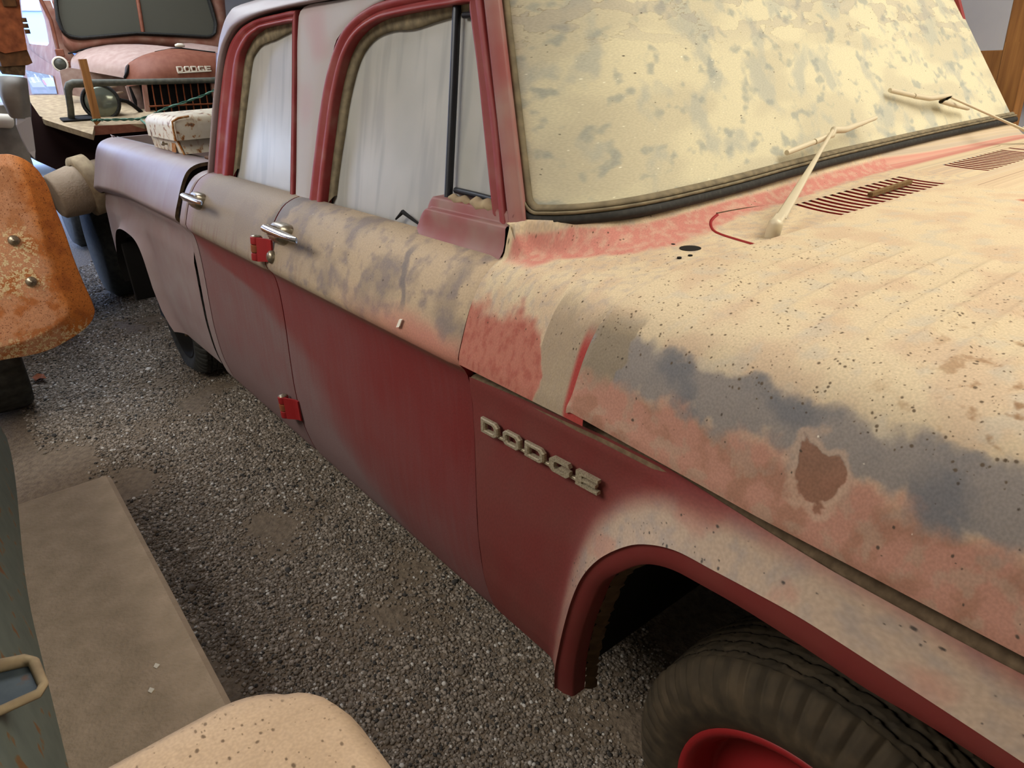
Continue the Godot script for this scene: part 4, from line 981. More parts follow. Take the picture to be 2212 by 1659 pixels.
func bed(t: Node3D):
	var BS := [Vector2(1.118, -.022), Vector2(1.132, -.010), Vector2(1.142, -.002), Vector2(1.150, .0), Vector2(1.158, -.001), Vector2(1.18, -.009), Vector2(1.205, -.020), Vector2(1.236, -.034), Vector2(1.265, -.048), Vector2(1.289, -.063), Vector2(1.305, -.078), Vector2(1.316, -.097), Vector2(1.323, -.125), Vector2(1.324, -.165), Vector2(1.318, -.185), Vector2(1.29, -.192), Vector2(.95, -.20)]
	var drop := [Vector2(-2.69, 0.0), Vector2(-3.5, -.002), Vector2(-3.84, -.016), Vector2(-4.11, -.033), Vector2(-4.316, -.066), Vector2(-4.4, -.075)]
	var tail := func(x: float) -> float: return -.050 * pow(clampf((-4.20 - x) / .15, 0, 1), 2)
	var b := MB.new(); var rows := []
	for p in smooth(BS, 2):
		var row := PackedVector3Array()
		for c in 41:
			var x := lerpf(-4.35, -2.686, c / 40.0); var k := ss(1.30, 1.16, p.x) if p.x > 1.0 else 1.0
			row.append(Vector3(x, p.x + tab(drop, x) * k, p.y + tail.call(x) * (1.0 if p.y > -.15 else 0.0)))
		rows.append(row)
	b.sheet(rows, .012)
	var bd := part("bed_side", b, M.bed, t, M.dirt)
	var cz := [Vector2(-4.03, .64), Vector2(-4.02, .73), Vector2(-3.97, .83), Vector2(-3.88, .92), Vector2(-3.76, .955), Vector2(-3.6, .96), Vector2(-3.46, .945), Vector2(-3.38, .89), Vector2(-3.33, .79), Vector2(-3.29, .68), Vector2(-3.24, .57)]
	var bo := [Vector2(-4.08, .635), Vector2(-4.35, .70), Vector2(-4.35, .88), Vector2(-4.35, 1.052), Vector2(-4.05, 1.094), Vector2(-3.7, 1.114), Vector2(-3.3, 1.119), Vector2(-2.686, 1.119), Vector2(-2.686, .85), Vector2(-2.686, .578), Vector2(-3.1, .566)]
	var SUB := 8; var cs := smooth(cz, SUB); var bs := []
	for i in bo.size() - 1:
		for k in SUB: bs.append(bo[i].lerp(bo[i + 1], float(k) / SUB))
	bs.append(bo[-1]); b = MB.new(); rows = []
	for j in 20:
		var row := PackedVector3Array()
		for k in cs.size():
			var f := pow(j / 19.0, 1.5); var p: Vector2 = cs[k].lerp(bs[k], f); var d: float = (p - cs[k]).length()
			row.append(Vector3(p.x, p.y, side_z(minf(p.y, 1.06)) - .004 + .035 * pow(1.0 - clampf(d / .09, 0, 1), 2) + tail.call(p.x) - .014 * ss(.98, 1.06, p.y) * (1.0 - ss(1.07, 1.115, p.y))))
		rows.append(row)
	b.grid(rows, null, true)
	var inr := PackedVector3Array(); var r0: PackedVector3Array = rows[0]
	for p in r0: inr.append(p + Vector3(0, 0, -.05))
	b.edge().grid([r0, inr]); part("bed_lower_side", b, M.bed, t, M.dark)
	b = MB.new()
	b.slab([Vector3(-4.34, 1.1, -.20), Vector3(-4.34, 1.32, -.20), Vector3(-4.34, 1.32, -2.2), Vector3(-4.34, 1.1, -2.2)], Vector3(.03, 0, 0)); part("tailgate", b, M.bed, t)
	b = MB.new(); b.box(Vector3(-3.5, .93, -1.21), Vector3(1.66, .03, 2.0)); b.box(Vector3(-2.70, 1.12, -1.21), Vector3(.03, .4, 2.0)); part("bed_floor", b, M.dark, t)
	b = MB.new(); b.slab([Vector3(-4.33, .6, -.075), Vector3(-4.42, .62, -.05), Vector3(-4.42, .78, -.05), Vector3(-4.35, .80, -.07)], Vector3(0, 0, -.3)); part("rear_bumper", b, M.dark, t)
	b = MB.new(); b.slab([Vector3(-4.0, .3, -.36), Vector3(-3.3, .3, -.36), Vector3(-3.3, 1.0, -.36), Vector3(-4.0, 1.0, -.36)], Vector3(0, 0, -.02))
	b.box(Vector3(-3.96, .70, -.16), Vector3(.02, .3, .3)); part("wheel_well", b, M.dark, t)

# ------------------------------------------------------------------ the trucks along the left edge
func build_left():
	# near truck: running board, front fender, body side
	var t := thing("flatbed_truck", Vector3(-1.2, .18, 1.1), "grey-green truck along the lower left edge with a tan dusty fender and running board", "truck")
	var b := MB.new(); b.box(Vector3(-1.27, .4785, .72), Vector3(1.95, .043, .515), Basis.IDENTITY, .012)
	part("running_board", b, M.board, t, null, "running board under brown dust")
	# front fender: a domed sheet, its rear end towards the running board
	var rows := []; b = MB.new()
	for j in 41:
		var row := PackedVector3Array(); var v := j / 40.0
		for k in 61:
			var u := k / 60.0
			var x := lerpf(-.700, .75, u); var z := lerpf(.405, .98, v)
			var ez := (z - .405); var ex := x + .700
			var y := .975 - .012 * pow(maxf(0, .12 - ez) / .12, 2) - .10 * pow(maxf(0.0, 1.0 - ez / .045), 3.0) - .10 * pow(maxf(0.0, 1.0 - ex / .05), 3.0) - .02 * pow(maxf(0, .25 - ex) / .25, 2) - .30 * pow(maxf(0, x - .2), 2)
			# rounded plan corner
			var cx := -.700 + .14; var cz := .405 + .14
			if x < cx and z < cz:
				var q := Vector2(cx - x, cz - z); var m := maxf(q.x, q.y)
				if q.length() > 1e-5: q = q / q.length() * m
				x = cx - q.x; z = cz - q.y
			row.append(Vector3(x, y, z))
		rows.append(row)
	b.grid(rows, null, true)
	# skirt hanging from the edge
	var edge := PackedVector3Array(); var low := PackedVector3Array(); var low2 := PackedVector3Array()
	for k in range(60, -1, -1): edge.append(rows[0][k])
	for j in range(1, 41): edge.append(rows[j][0])
	for p in edge:
		low.append(Vector3(p.x + .004, p.y - .10, p.z + .004)); low2.append(Vector3(p.x + .012, .52, p.z + .012))
	b.grid([edge, low, low2])
	part("front_fender", b, M.fenderdust, t, null, "rounded fender end under speckled tan dust")
	b = MB.new(); rows = []
	for p in [[.50, .735], [.56, .742], [.75, .765], [1.0, .79], [1.12, .80], [1.14, .83]]:
		var row := PackedVector3Array()
		for k in 30:
			var x := lerpf(-2.75, -.69, k / 29.0); row.append(Vector3(x, p[0], p[1] - .05 * ss(-1.6, -2.7, x)))
		rows.append(row)
	b.grid(rows); b.box(Vector3(-1.9, .82, 1.15), Vector3(1.7, .6, .5)); part("cab_side", b, M.greypaint, t)
	# strap-like step bracket
	b = MB.new(); var c0 := Vector3(-1.075, .80, .76)
	var ob := [Vector3(-1.16, .80, .86), Vector3(-1.102, .80, .722), Vector3(-1.086, .80, .712), Vector3(-1.03, .80, .708), Vector3(-1.020, .80, .718), Vector3(-1.03, .80, .86)]
	b.slab(ob, Vector3(0, -.006, 0)); var br := part("step_bracket", b, M.bluegrey, t)
	b = MB.new()
	var rim := [Vector3(-1.165, .806, .86), Vector3(-1.120, .806, .765), Vector3(-1.103, .806, .724), Vector3(-1.093, .804, .713), Vector3(-1.034, .802, .708), Vector3(-1.022, .801, .716), Vector3(-1.024, .800, .763), Vector3(-1.03, .800, .86)]
	b.tube(rim, [.012, .011, .010, .008, .007, .007, .007, .007], 8)
	part("bracket_rim", b, M.dust, br)
	b = MB.new(); b.lathe([Vector2(.20, -.1), Vector2(.30, -.1), Vector2(.36, -.06), Vector2(.36, .06), Vector2(.30, .1), Vector2(.0, .1)], Vector3(-.05, .54, .72), Vector3.BACK, 40); part("front_wheel", b, M.tire_dark, t)
	b = MB.new(); b.lathe([Vector2(.20, -.1), Vector2(.30, -.1), Vector2(.36, -.06), Vector2(.36, .06), Vector2(.30, .1), Vector2(.0, .1)], Vector3(-2.35, .54, 1.5), Vector3.BACK, 40); part("rear_wheel", b, M.tire_dark, t)
	# rusty truck behind it
	t = thing("rusted_truck", Vector3(-3.6, .18, .9), "rust-orange truck behind the grey-green one, its pitted fender over a dark tire", "truck")
	var ol := [Vector2(.95, 1.36), Vector2(.55, 1.365), Vector2(.402, 1.361), Vector2(.36, 1.353), Vector2(.322, 1.327), Vector2(.295, 1.283), Vector2(.281, 1.223), Vector2(.279, 1.142), Vector2(.272, 1.048), Vector2(.269, .933), Vector2(.261, .833), Vector2(.250, .735), Vector2(.256, .689), Vector2(.293, .646), Vector2(.354, .614), Vector2(.448, .583), Vector2(.532, .578), Vector2(.626, .585), Vector2(.95, .60)]
	var fold := [Vector2(.95, 1.34), Vector2(.56, 1.34), Vector2(.43, 1.325), Vector2(.385, 1.305), Vector2(.36, 1.28), Vector2(.352, 1.24), Vector2(.352, 1.18), Vector2(.358, 1.10), Vector2(.365, 1.02), Vector2(.368, .94), Vector2(.362, .85), Vector2(.352, .78), Vector2(.36, .74), Vector2(.39, .71), Vector2(.43, .69), Vector2(.49, .67), Vector2(.56, .66), Vector2(.63, .66), Vector2(.95, .66)]
	var so := smooth(ol, 5); var sf := smooth(fold, 5); b = MB.new(); rows = []; var uvs := []
	for q in [[0.0, -.012], [0.02, .0], [.06, .003], [.3, .014], [.62, .034], [.88, .049], [1.0, .052], [1.2, .051], [1.7, .046]]:
		var row := PackedVector3Array(); var uv := PackedVector2Array()
		for k in so.size():
			var p: Vector2 = so[k].lerp(sf[k], minf(q[0], 1.0))
			if q[0] > 1.0: p = sf[k].lerp(Vector2(.75, 1.0), (q[0] - 1.0) * .55)
			row.append(Vector3(-3.35 + q[1], p.y, p.x)); uv.append(Vector2((p.x - .25) / .5, (1.38 - p.y) / .83))
		rows.append(row); uvs.append(uv)
	b.grid(rows, uvs)
	var fill := []
	for p in rows[-1]: fill.append(p)
	b.slab(fill, Vector3(-.004, 0, 0), func(p): return Vector2((p.z - .25) / .5, (1.38 - p.y) / .83))
	var fe := part("rear_fender", b, M.rust, t, null, "pitted rust-orange fender")
	for q in [Vector2(.452, 1.052), Vector2(.441, .886)]:
		b = MB.new(); b.lathe([Vector2(.0, .020), Vector2(.006, .020), Vector2(.008, .012), Vector2(.015, .010), Vector2(.020, .005), Vector2(.0205, .0)], Vector3(-3.300, q.y, q.x), Vector3(1, .1, .05), 16); part("bolt", b, M.oldchrome, fe)
	b = MB.new(); rows = []
	for p in [Vector2(.20, -.09), Vector2(.30, -.105), Vector2(.345, -.10), Vector2(.365, -.085), Vector2(.372, -.06), Vector2(.375, 0), Vector2(.372, .06), Vector2(.365, .085), Vector2(.345, .10), Vector2(.30, .105), Vector2(.20, .09)]:
		var row := PackedVector3Array()
		for k in 241:
			var a := TAU * k / 240.0; var r: float = p.x - (.010 if p.x > .36 and fposmod(k + absf(p.y) * 60.0, 8.0) < 3.0 and absf(p.y) > .02 else 0.0); var y := .55 + sin(a) * r
			if y < .185: y = .185 - (.185 - y) * .05
			row.append(Vector3(-3.93 + cos(a) * r, y, .655 + p.y))
		rows.append(row)
	b.grid(rows, null, true, true); part("rear_wheel", b, M.tire_dark, t)
	b = MB.new(); b.slab([Vector3(-3.9, 2.2, .40), Vector3(-3.9, 2.2, .125), Vector3(-3.9, 1.916, .125), Vector3(-3.9, 1.864, .134), Vector3(-3.9, 1.728, .150), Vector3(-3.9, 1.716, .235), Vector3(-3.9, 1.726, .255), Vector3(-3.9, 1.73, .40)], Vector3(-.04, 0, 0))
	b.box(Vector3(-3.94, 1.9, .75), Vector3(.06, .6, .9)); var bp := part("rear_panel", b, M.rustplain, t, null, "rust-brown panel with a hinge")
	b = MB.new(); b.slab([Vector3(-3.91, 1.728, .150), Vector3(-3.91, 1.677, .144), Vector3(-3.91, 1.669, .163), Vector3(-3.91, 1.666, .26), Vector3(-3.91, 1.728, .26)], Vector3(-.07, 0, 0)); part("panel_block", b, M.darkwood, bp)
	b = MB.new(); b.slab([Vector3(-3.92, 1.668, .172), Vector3(-3.92, 1.628, .185), Vector3(-3.92, 1.638, .26), Vector3(-3.92, 1.668, .27)], Vector3(-.07, 0, 0)); part("panel_foot", b, M.dirt, bp)
	b = MB.new(); b.box(Vector3(-3.893, 1.905, .165), Vector3(.012, .03, .05), Basis.IDENTITY, .003)
	for k in 3: b.lathe([Vector2(0, 0), Vector2(.010, 0), Vector2(.010, .016), Vector2(0, .016)], Vector3(-3.90, 1.79 + k * .022, .130), Vector3.UP, 10)
	part("panel_hinge", b, M.darkwood, bp)
	b = MB.new(); b.box(Vector3(-4.5, 1.05, 1.45), Vector3(2.2, .9, .9)); part("body", b, M.rustplain, t)
	b = MB.new(); b.box(Vector3(-3.9, .70, .95), Vector3(.9, .12, .3)); part("frame_rail", b, M.dark, t)
	# grey fender of another vehicle further back, pale bumper below
	t = thing("grey_car", Vector3(-5.2, .18, .7), "grey car behind the rusty truck, only its fender and pale bumper showing", "car")
	b = MB.new(); rows = []
	b.grid(net([[Vector3(-4.460, 1.633, 0.238), Vector3(-4.400, 1.633, 0.211), Vector3(-4.370, 1.629, 0.180), Vector3(-4.380, 1.624, 0.147), Vector3(-4.440, 1.617, 0.123)],
		[Vector3(-4.430, 1.610, 0.247), Vector3(-4.370, 1.607, 0.228), Vector3(-4.340, 1.601, 0.195), Vector3(-4.350, 1.596, 0.158), Vector3(-4.420, 1.588, 0.129)],
		[Vector3(-4.420, 1.569, 0.259), Vector3(-4.360, 1.565, 0.247), Vector3(-4.330, 1.559, 0.210), Vector3(-4.340, 1.555, 0.169), Vector3(-4.420, 1.548, 0.136)],
		[Vector3(-4.420, 1.528, 0.258), Vector3(-4.360, 1.518, 0.251), Vector3(-4.330, 1.514, 0.215), Vector3(-4.340, 1.509, 0.176), Vector3(-4.420, 1.502, 0.144)],
		[Vector3(-4.440, 1.463, 0.248), Vector3(-4.380, 1.446, 0.244), Vector3(-4.350, 1.441, 0.221), Vector3(-4.360, 1.438, 0.190), Vector3(-4.440, 1.433, 0.157)]], 4, 4)); part("fender", b, M.palegrey, t)
	b = MB.new(); b.slab([Vector3(-4.360, 1.441, 0.224), Vector3(-4.360, 1.443, 0.165), Vector3(-4.380, 1.384, 0.171), Vector3(-4.400, 1.285, 0.185), Vector3(-4.400, 1.246, 0.198), Vector3(-4.400, 1.281, 0.214), Vector3(-4.380, 1.345, 0.226), Vector3(-4.360, 1.411, 0.232)], Vector3(-.06, 0, 0)); part("valance", b, M.wallwhite, t)
	b = MB.new(); b.tube([Vector3(-4.62, 1.43, .60), Vector3(-4.60, 1.43, .30), Vector3(-4.64, 1.42, .235)], .035, 12); part("bumper", b, M.white, t)
	b = MB.new(); b.box(Vector3(-5.6, 1.05, .50), Vector3(1.9, .9, .62)); part("body", b, M.palegrey, t)
	for q in [Vector3(-5.0, .5, .6), Vector3(-6.2, .5, .6)]:
		b = MB.new(); b.lathe([Vector2(.0, -.09), Vector2(.28, -.09), Vector2(.32, -.05), Vector2(.32, .05), Vector2(.28, .09), Vector2(.0, .09)], q, Vector3.BACK, 30); part("wheel", b, M.tire_dark, t)

# ------------------------------------------------------------------ behind the bed: the older truck, the white chest and loose things
func px_grid(P: Array, su: int, sv: int) -> MB:
	var b := MB.new(); b.grid(net(P, su, sv)); return b
func ring(ol: Array, il: Array, dx: float) -> MB:
	var b := MB.new(); var o := resample(ol, 60); var i := resample(il, 60); var rows := []
	for q in [[0, -.03], [0, .0], [.3, .02], [.7, .02], [1.0, .0], [1.0, -.04]]:
		var row := PackedVector3Array()
		for k in 60: row.append(o[k].lerp(i[k], q[0]) + Vector3(q[1] + dx, 0, 0))
		rows.append(row)
	b.grid(rows); return b
func build_back():
	var t := thing("old_truck", Vector3(-6.2, .18, -.85), "older faded red truck behind the bed, grey pipe guard before its grille", "truck")
	var hood_left := [[Vector3(-5.750,1.672,-0.283), Vector3(-5.550,1.651,-0.320), Vector3(-5.350,1.624,-0.397), Vector3(-5.200,1.599,-0.474)],
		[Vector3(-5.750,1.716,-0.297), Vector3(-5.550,1.704,-0.348), Vector3(-5.350,1.677,-0.423), Vector3(-5.200,1.640,-0.487)],
		[Vector3(-5.800,1.746,-0.332), Vector3(-5.600,1.745,-0.393), Vector3(-5.400,1.724,-0.472), Vector3(-5.200,1.676,-0.512)],
		[Vector3(-5.900,1.781,-0.407), Vector3(-5.700,1.781,-0.503), Vector3(-5.450,1.763,-0.586), Vector3(-5.250,1.726,-0.629)],
		[Vector3(-6.000,1.811,-0.538), Vector3(-5.800,1.807,-0.657), Vector3(-5.600,1.792,-0.784), Vector3(-5.300,1.763,-0.852)]]
	var nose := [[Vector3(-5.180,1.549,-0.471), Vector3(-5.080,1.557,-0.522), Vector3(-5.030,1.558,-0.617), Vector3(-5.020,1.555,-0.779), Vector3(-5.020,1.552,-0.968)],
		[Vector3(-5.200,1.619,-0.487), Vector3(-5.100,1.629,-0.544), Vector3(-5.050,1.638,-0.641), Vector3(-5.030,1.640,-0.801), Vector3(-5.030,1.639,-0.989)],
		[Vector3(-5.200,1.676,-0.514), Vector3(-5.150,1.694,-0.577), Vector3(-5.120,1.711,-0.676), Vector3(-5.100,1.717,-0.838), Vector3(-5.100,1.707,-1.026)],
		[Vector3(-5.220,1.694,-0.547), Vector3(-5.220,1.726,-0.622), Vector3(-5.220,1.747,-0.723), Vector3(-5.250,1.759,-0.846), Vector3(-5.250,1.726,-1.078)]]
	var cab_front := [Vector3(-5.950,2.078,-0.315), Vector3(-5.950,1.943,-0.326), Vector3(-5.950,1.819,-0.314), Vector3(-5.950,1.776,-0.336), Vector3(-5.950,1.756,-0.353), Vector3(-5.950,1.806,-0.527), Vector3(-5.950,1.813,-0.781), Vector3(-5.950,1.753,-1.354), Vector3(-5.950,1.909,-1.421), Vector3(-5.950,2.274,-1.463), Vector3(-5.950,2.241,-0.461), Vector3(-5.950,2.237,-0.338)]
	var glass_ol := [Vector3(-5.930,2.210,-0.377), Vector3(-5.930,2.077,-0.341), Vector3(-5.930,1.986,-0.327), Vector3(-5.930,1.906,-0.330), Vector3(-5.930,1.876,-0.351), Vector3(-5.930,1.864,-0.417), Vector3(-5.930,1.889,-0.777), Vector3(-5.930,1.874,-1.054), Vector3(-5.930,1.860,-1.268), Vector3(-5.930,1.878,-1.302), Vector3(-5.930,1.939,-1.322), Vector3(-5.930,2.051,-1.309), Vector3(-5.930,2.120,-1.300), Vector3(-5.930,2.238,-1.316)]
	var gasket_ol := [Vector3(-5.930,2.230,-0.362), Vector3(-5.930,2.077,-0.320), Vector3(-5.930,1.967,-0.303), Vector3(-5.930,1.893,-0.313), Vector3(-5.930,1.854,-0.346), Vector3(-5.930,1.842,-0.411), Vector3(-5.930,1.868,-0.772), Vector3(-5.930,1.853,-1.049), Vector3(-5.930,1.838,-1.270), Vector3(-5.930,1.866,-1.323), Vector3(-5.930,1.939,-1.346), Vector3(-5.930,2.052,-1.336), Vector3(-5.930,2.120,-1.324), Vector3(-5.930,2.262,-1.348)]
	var cab_side := [Vector3(-7.050,2.346,-0.317), Vector3(-7.026,2.160,-0.268), Vector3(-6.954,2.000,-0.233), Vector3(-6.834,1.854,-0.208), Vector3(-6.714,1.803,-0.210), Vector3(-6.666,1.709,-0.190), Vector3(-6.834,1.633,-0.146), Vector3(-6.690,1.505,-0.130), Vector3(-5.898,1.508,-0.217), Vector3(-5.994,1.665,-0.252), Vector3(-6.042,1.775,-0.277), Vector3(-6.114,1.811,-0.280), Vector3(-6.282,1.988,-0.312), Vector3(-6.486,2.119,-0.327), Vector3(-6.570,2.300,-0.367)]
	var side_window := [Vector3(-6.987,2.310,-0.312), Vector3(-6.987,2.157,-0.269), Vector3(-6.939,1.996,-0.230), Vector3(-6.831,1.913,-0.222), Vector3(-6.783,1.855,-0.212), Vector3(-6.279,1.823,-0.264), Vector3(-6.231,1.839,-0.273), Vector3(-6.339,1.985,-0.302), Vector3(-6.483,2.099,-0.318), Vector3(-6.555,2.270,-0.357)]
	var cowl_side := [Vector3(-5.980,1.807,-0.261), Vector3(-5.980,1.773,-0.268), Vector3(-5.980,1.665,-0.255), Vector3(-5.980,1.506,-0.245), Vector3(-5.980,1.504,-0.282), Vector3(-5.980,1.576,-0.315), Vector3(-5.980,1.663,-0.310), Vector3(-5.980,1.754,-0.362), Vector3(-5.980,1.777,-0.341), Vector3(-5.980,1.820,-0.319), Vector3(-5.980,1.956,-0.323), Vector3(-5.980,2.080,-0.309), Vector3(-5.980,2.080,-0.261), Vector3(-5.980,1.969,-0.268)]
	var sticker := [Vector3(-6.855,1.678,-0.152), Vector3(-6.747,1.670,-0.165), Vector3(-6.147,1.630,-0.224), Vector3(-6.039,1.516,-0.204), Vector3(-6.687,1.515,-0.129)]
	var hood_side := [Vector3(-5.500,1.670,-0.239), Vector3(-5.500,1.654,-0.313), Vector3(-5.500,1.625,-0.425), Vector3(-5.500,1.595,-0.542), Vector3(-5.500,1.548,-0.541), Vector3(-5.500,1.440,-0.543), Vector3(-5.500,1.451,-0.450), Vector3(-5.500,1.509,-0.222), Vector3(-5.500,1.515,-0.166), Vector3(-5.500,1.656,-0.179)]
	var nose_side := [Vector3(-5.160,1.552,-0.464), Vector3(-5.160,1.558,-0.549), Vector3(-5.160,1.392,-0.535), Vector3(-5.160,1.456,-0.470)]
	var deck := [Vector3(-5.897,1.519,-0.013), Vector3(-5.598,1.478,0.014), Vector3(-5.354,1.444,0.030), Vector3(-5.155,1.416,0.038), Vector3(-5.035,1.400,0.034), Vector3(-4.827,1.371,-0.024), Vector3(-4.538,1.330,-0.110), Vector3(-4.763,1.362,-0.167), Vector3(-4.710,1.354,-0.414), Vector3(-4.725,1.356,-0.546), Vector3(-5.136,1.414,-0.582), Vector3(-5.357,1.444,-0.507), Vector3(-5.590,1.477,-0.474), Vector3(-5.819,1.509,-0.272)]
	var b := MB.new()
	part("hood", px_grid(hood_left, 5, 6), M.oldlilac, t)
	var hr := []
	for r in hood_left:
		var q := []
		for p in r: q.append(Vector3(p.x, p.y, -1.72 - p.z))
		hr.append(q)
	part("hood_far_half", px_grid(hr, 5, 6), M.oldlilac, t)
	var ns := part("nose", px_grid(nose, 6, 6), M.oldredbare, t)
	b = MB.new(); b.slab(hood_side, Vector3(-.03, 0, .0)); part("hood_side", b, M.oldlilac, t)
	b = MB.new(); b.slab(nose_side, Vector3(-.03, 0, .0)); part("grille_shell", b, M.oldlilac, ns)
	for q in [[Vector3(-5.44, 1.575, -.36), .10], [Vector3(-5.40, 1.545, -.40), .12], [Vector3(-5.36, 1.512, -.43), .11]]:
		b = MB.new(); b.box(q[0], Vector3(.02, .012, q[1]), Basis(Vector3.RIGHT, .12), .004); part("louver", b, M.palepink, t)
	b = MB.new(); b.tube([Vector3(-5.20, 1.60, -.478), Vector3(-5.17, 1.63, -.492), Vector3(-5.19, 1.672, -.515)], [.010, .008, .003], 6); b.tube([Vector3(-5.12, 1.55, -.475), Vector3(-5.12, 1.47, -.485), Vector3(-5.12, 1.42, -.487)], [.006, .012, .003], 6)
	b.tube([Vector3(-5.74, 1.757, -.292), Vector3(-5.86, 1.779, -.392), Vector3(-6.0, 1.808, -.535), Vector3(-6.0, 1.815, -.74)], .005, 5); b.tube([Vector3(-5.26, 1.744, -.70), Vector3(-5.24, 1.757, -.80), Vector3(-5.24, 1.760, -.86), Vector3(-5.24, 1.740, -.98), Vector3(-5.24, 1.728, -1.07)], [.002, .005, .004, .006, .006], 5)
	part("hood_seam", b, M.dark, t)
	b = MB.new(); b.tube([Vector3(-5.27, 1.775, -.835), Vector3(-5.26, 1.777, -.85), Vector3(-5.26, 1.776, -.875), Vector3(-5.27, 1.772, -.89)], [.008, .013, .012, .006], 10); part("hood_ornament", b, M.white, t)
	# letters on the nose
	b = MB.new(); b.box(Vector3(-5.02, 1.617, -.85), Vector3(.012, .008, .206), Basis(Vector3.RIGHT, .02), .002); var bd := part("nose_lettering", b, M.letterwhite, ns, null, "white raised letters reading DODGE")
	var i := 0
	for ch in "DODGE":
		part("letter", letter(ch, Vector3(-5.015, 1.619 - .0006 * i, -.748 - .0425 * i), Vector3(0, -.0006, -.034), Vector3(0, .033, 0), Vector3(-.014, 0, 0)), M.letterwhite, bd); i += 1
	# grille
	b = MB.new(); b.slab([Vector3(-5.10, 1.60, -.53), Vector3(-5.10, 1.60, -1.20), Vector3(-5.10, 1.28, -1.20), Vector3(-5.10, 1.28, -.53)], Vector3(-.02, 0, 0)); part("radiator", b, M.dark, t)
	b = MB.new(); b.slab([Vector3(-5.06, 1.56, -.537), Vector3(-5.06, 1.558, -.562), Vector3(-5.06, 1.36, -.541), Vector3(-5.06, 1.36, -.517)], Vector3(-.03, 0, 0))
	b.box(Vector3(-5.075, 1.45, -.96), Vector3(.03, .3, .03))
	part("grille_post", b, M.oldred, t)
	for k in 8:
		b = MB.new(); var z := -.592 - .0455 * k; b.tube([Vector3(-5.06, 1.57, z), Vector3(-5.06, 1.33, z + .016)], .0042, 6); part("grille_bar", b, M.rustplain, t)
	b = MB.new(); b.tube([Vector3(-5.055, 1.433, -.545), Vector3(-5.055, 1.424, -.94)], .006, 6); part("grille_rail", b, M.rustplain, t)
	# cab
	var cf := [cab_front[11], cab_front[0], cab_front[1], cab_front[2], cab_front[3], cab_front[4], cab_front[5], cab_front[6], cab_front[7], cab_front[8], cab_front[9]]
	var fr := part("cab_front", ring(cf, gasket_ol, .0), M.oldred, t)
	part("windshield_gasket", ring(gasket_ol, glass_ol, .015), M.rubber, fr)
	b = MB.new(); b.slab(glass_ol.map(func(p): return p + Vector3(.005, 0, 0)), Vector3(-.006, 0, 0)); part("windshield", b, M.oldglass, fr)
	b = MB.new(); b.tube([Vector3(-6.0, 2.2, -.845), Vector3(-5.922, 2.081, -.832), Vector3(-5.922, 1.887, -.818)], .013, 8); part("windshield_bar", b, M.oldredbare, fr)
	b = MB.new(); b.slab(cowl_side, Vector3(-.03, 0, 0)); part("cowl_side", b, M.oldred, t)
	var sd := part("cab_side", ring(cab_side.slice(0, 4) + [cab_side[4]] + cab_side.slice(9), side_window, 0.0), M.oldred, t)
	b = MB.new(); b.slab([Vector3(-6.880, 1.865, -0.208), Vector3(-6.460, 1.827, -0.251), Vector3(-6.124, 1.817, -0.283), Vector3(-6.028, 1.774, -0.281), Vector3(-5.956, 1.665, -0.257), Vector3(-5.836, 1.500, -0.222), Vector3(-6.916, 1.495, -0.098), Vector3(-6.940, 1.683, -0.147)], Vector3(-.03, 0, 0)); part("door", b, M.oldred, sd)
	b = MB.new(); b.slab(sticker.map(func(p): return p + Vector3(.02, 0, .004)), Vector3(-.004, 0, 0), func(p): return Vector2((p.z + .224) / .095, (1.678 - p.y) / .165)); part("picture_decal", b, picture(), sd, null, "printed picture stuck to the door")
	b = MB.new(); b.tube([Vector3(-5.93, 2.09, -.245), Vector3(-5.93, 1.96, -.272), Vector3(-5.93, 1.79, -.27)], [.012, .012, .007], 6); part("door_gap", b, M.oldredbare, t)
	b = MB.new(); b.box(Vector3(-5.88, 1.765, -.262), Vector3(.05, .045, .05)); b.box(Vector3(-5.6, 1.69, -.245), Vector3(.05, .04, .03)); part("hinge", b, M.oldredbare, t)
	b = MB.new(); b.lathe([Vector2(0, .012), Vector2(.03, .008), Vector2(.036, .0)], Vector3(-5.57, 1.693, -.203), Vector3(1, 0, .2), 24); var ml := part("marker_lamp", b, M.oldglass, t)
	b = MB.new(); b.lathe([Vector2(.035, .008), Vector2(.043, .010), Vector2(.046, .0), Vector2(.042, -.03), Vector2(.02, -.05), Vector2(0, -.05)], Vector3(-5.57, 1.693, -.203), Vector3(1, 0, .2), 24); part("bezel", b, M.white, ml)
	b = MB.new(); b.box(Vector3(-6.9, 1.55, -1.9), Vector3(1.8, .9, .06)); b.box(Vector3(-6.9, 2.32, -1.1), Vector3(1.9, .06, 1.7)); b.box(Vector3(-6.6, .9, -.95), Vector3(2.6, .8, .9)); part("cab_body", b, M.oldred, t)
	# fender deck, lip and dark void below
	b = MB.new(); b.slab(deck, Vector3(-.01, -.03, 0)); var dk := part("fender_deck", b, M.dust, t, null, "dusty flat fender top")
	b = MB.new(); b.slab([Vector3(-4.74, 1.360, -.155), Vector3(-4.74, 1.312, -.148), Vector3(-4.69, 1.316, -.80), Vector3(-4.69, 1.352, -.80)], Vector3(-.05, 0, 0)); part("deck_lip", b, M.oldredbare, dk)
	b = MB.new(); b.slab([Vector3(-5.100, 1.490, 0.068), Vector3(-5.100, 1.418, 0.044), Vector3(-5.100, 1.354, -0.069), Vector3(-5.100, 1.293, -0.201), Vector3(-5.100, 1.300, -1.3), Vector3(-5.100, .95, -1.3), Vector3(-5.100, .95, -.2), Vector3(-5.100, 1.177, 0.127), Vector3(-5.100, 1.372, 0.096)], Vector3(-.7, 0, 0)); part("underbody", b, M.void, t)
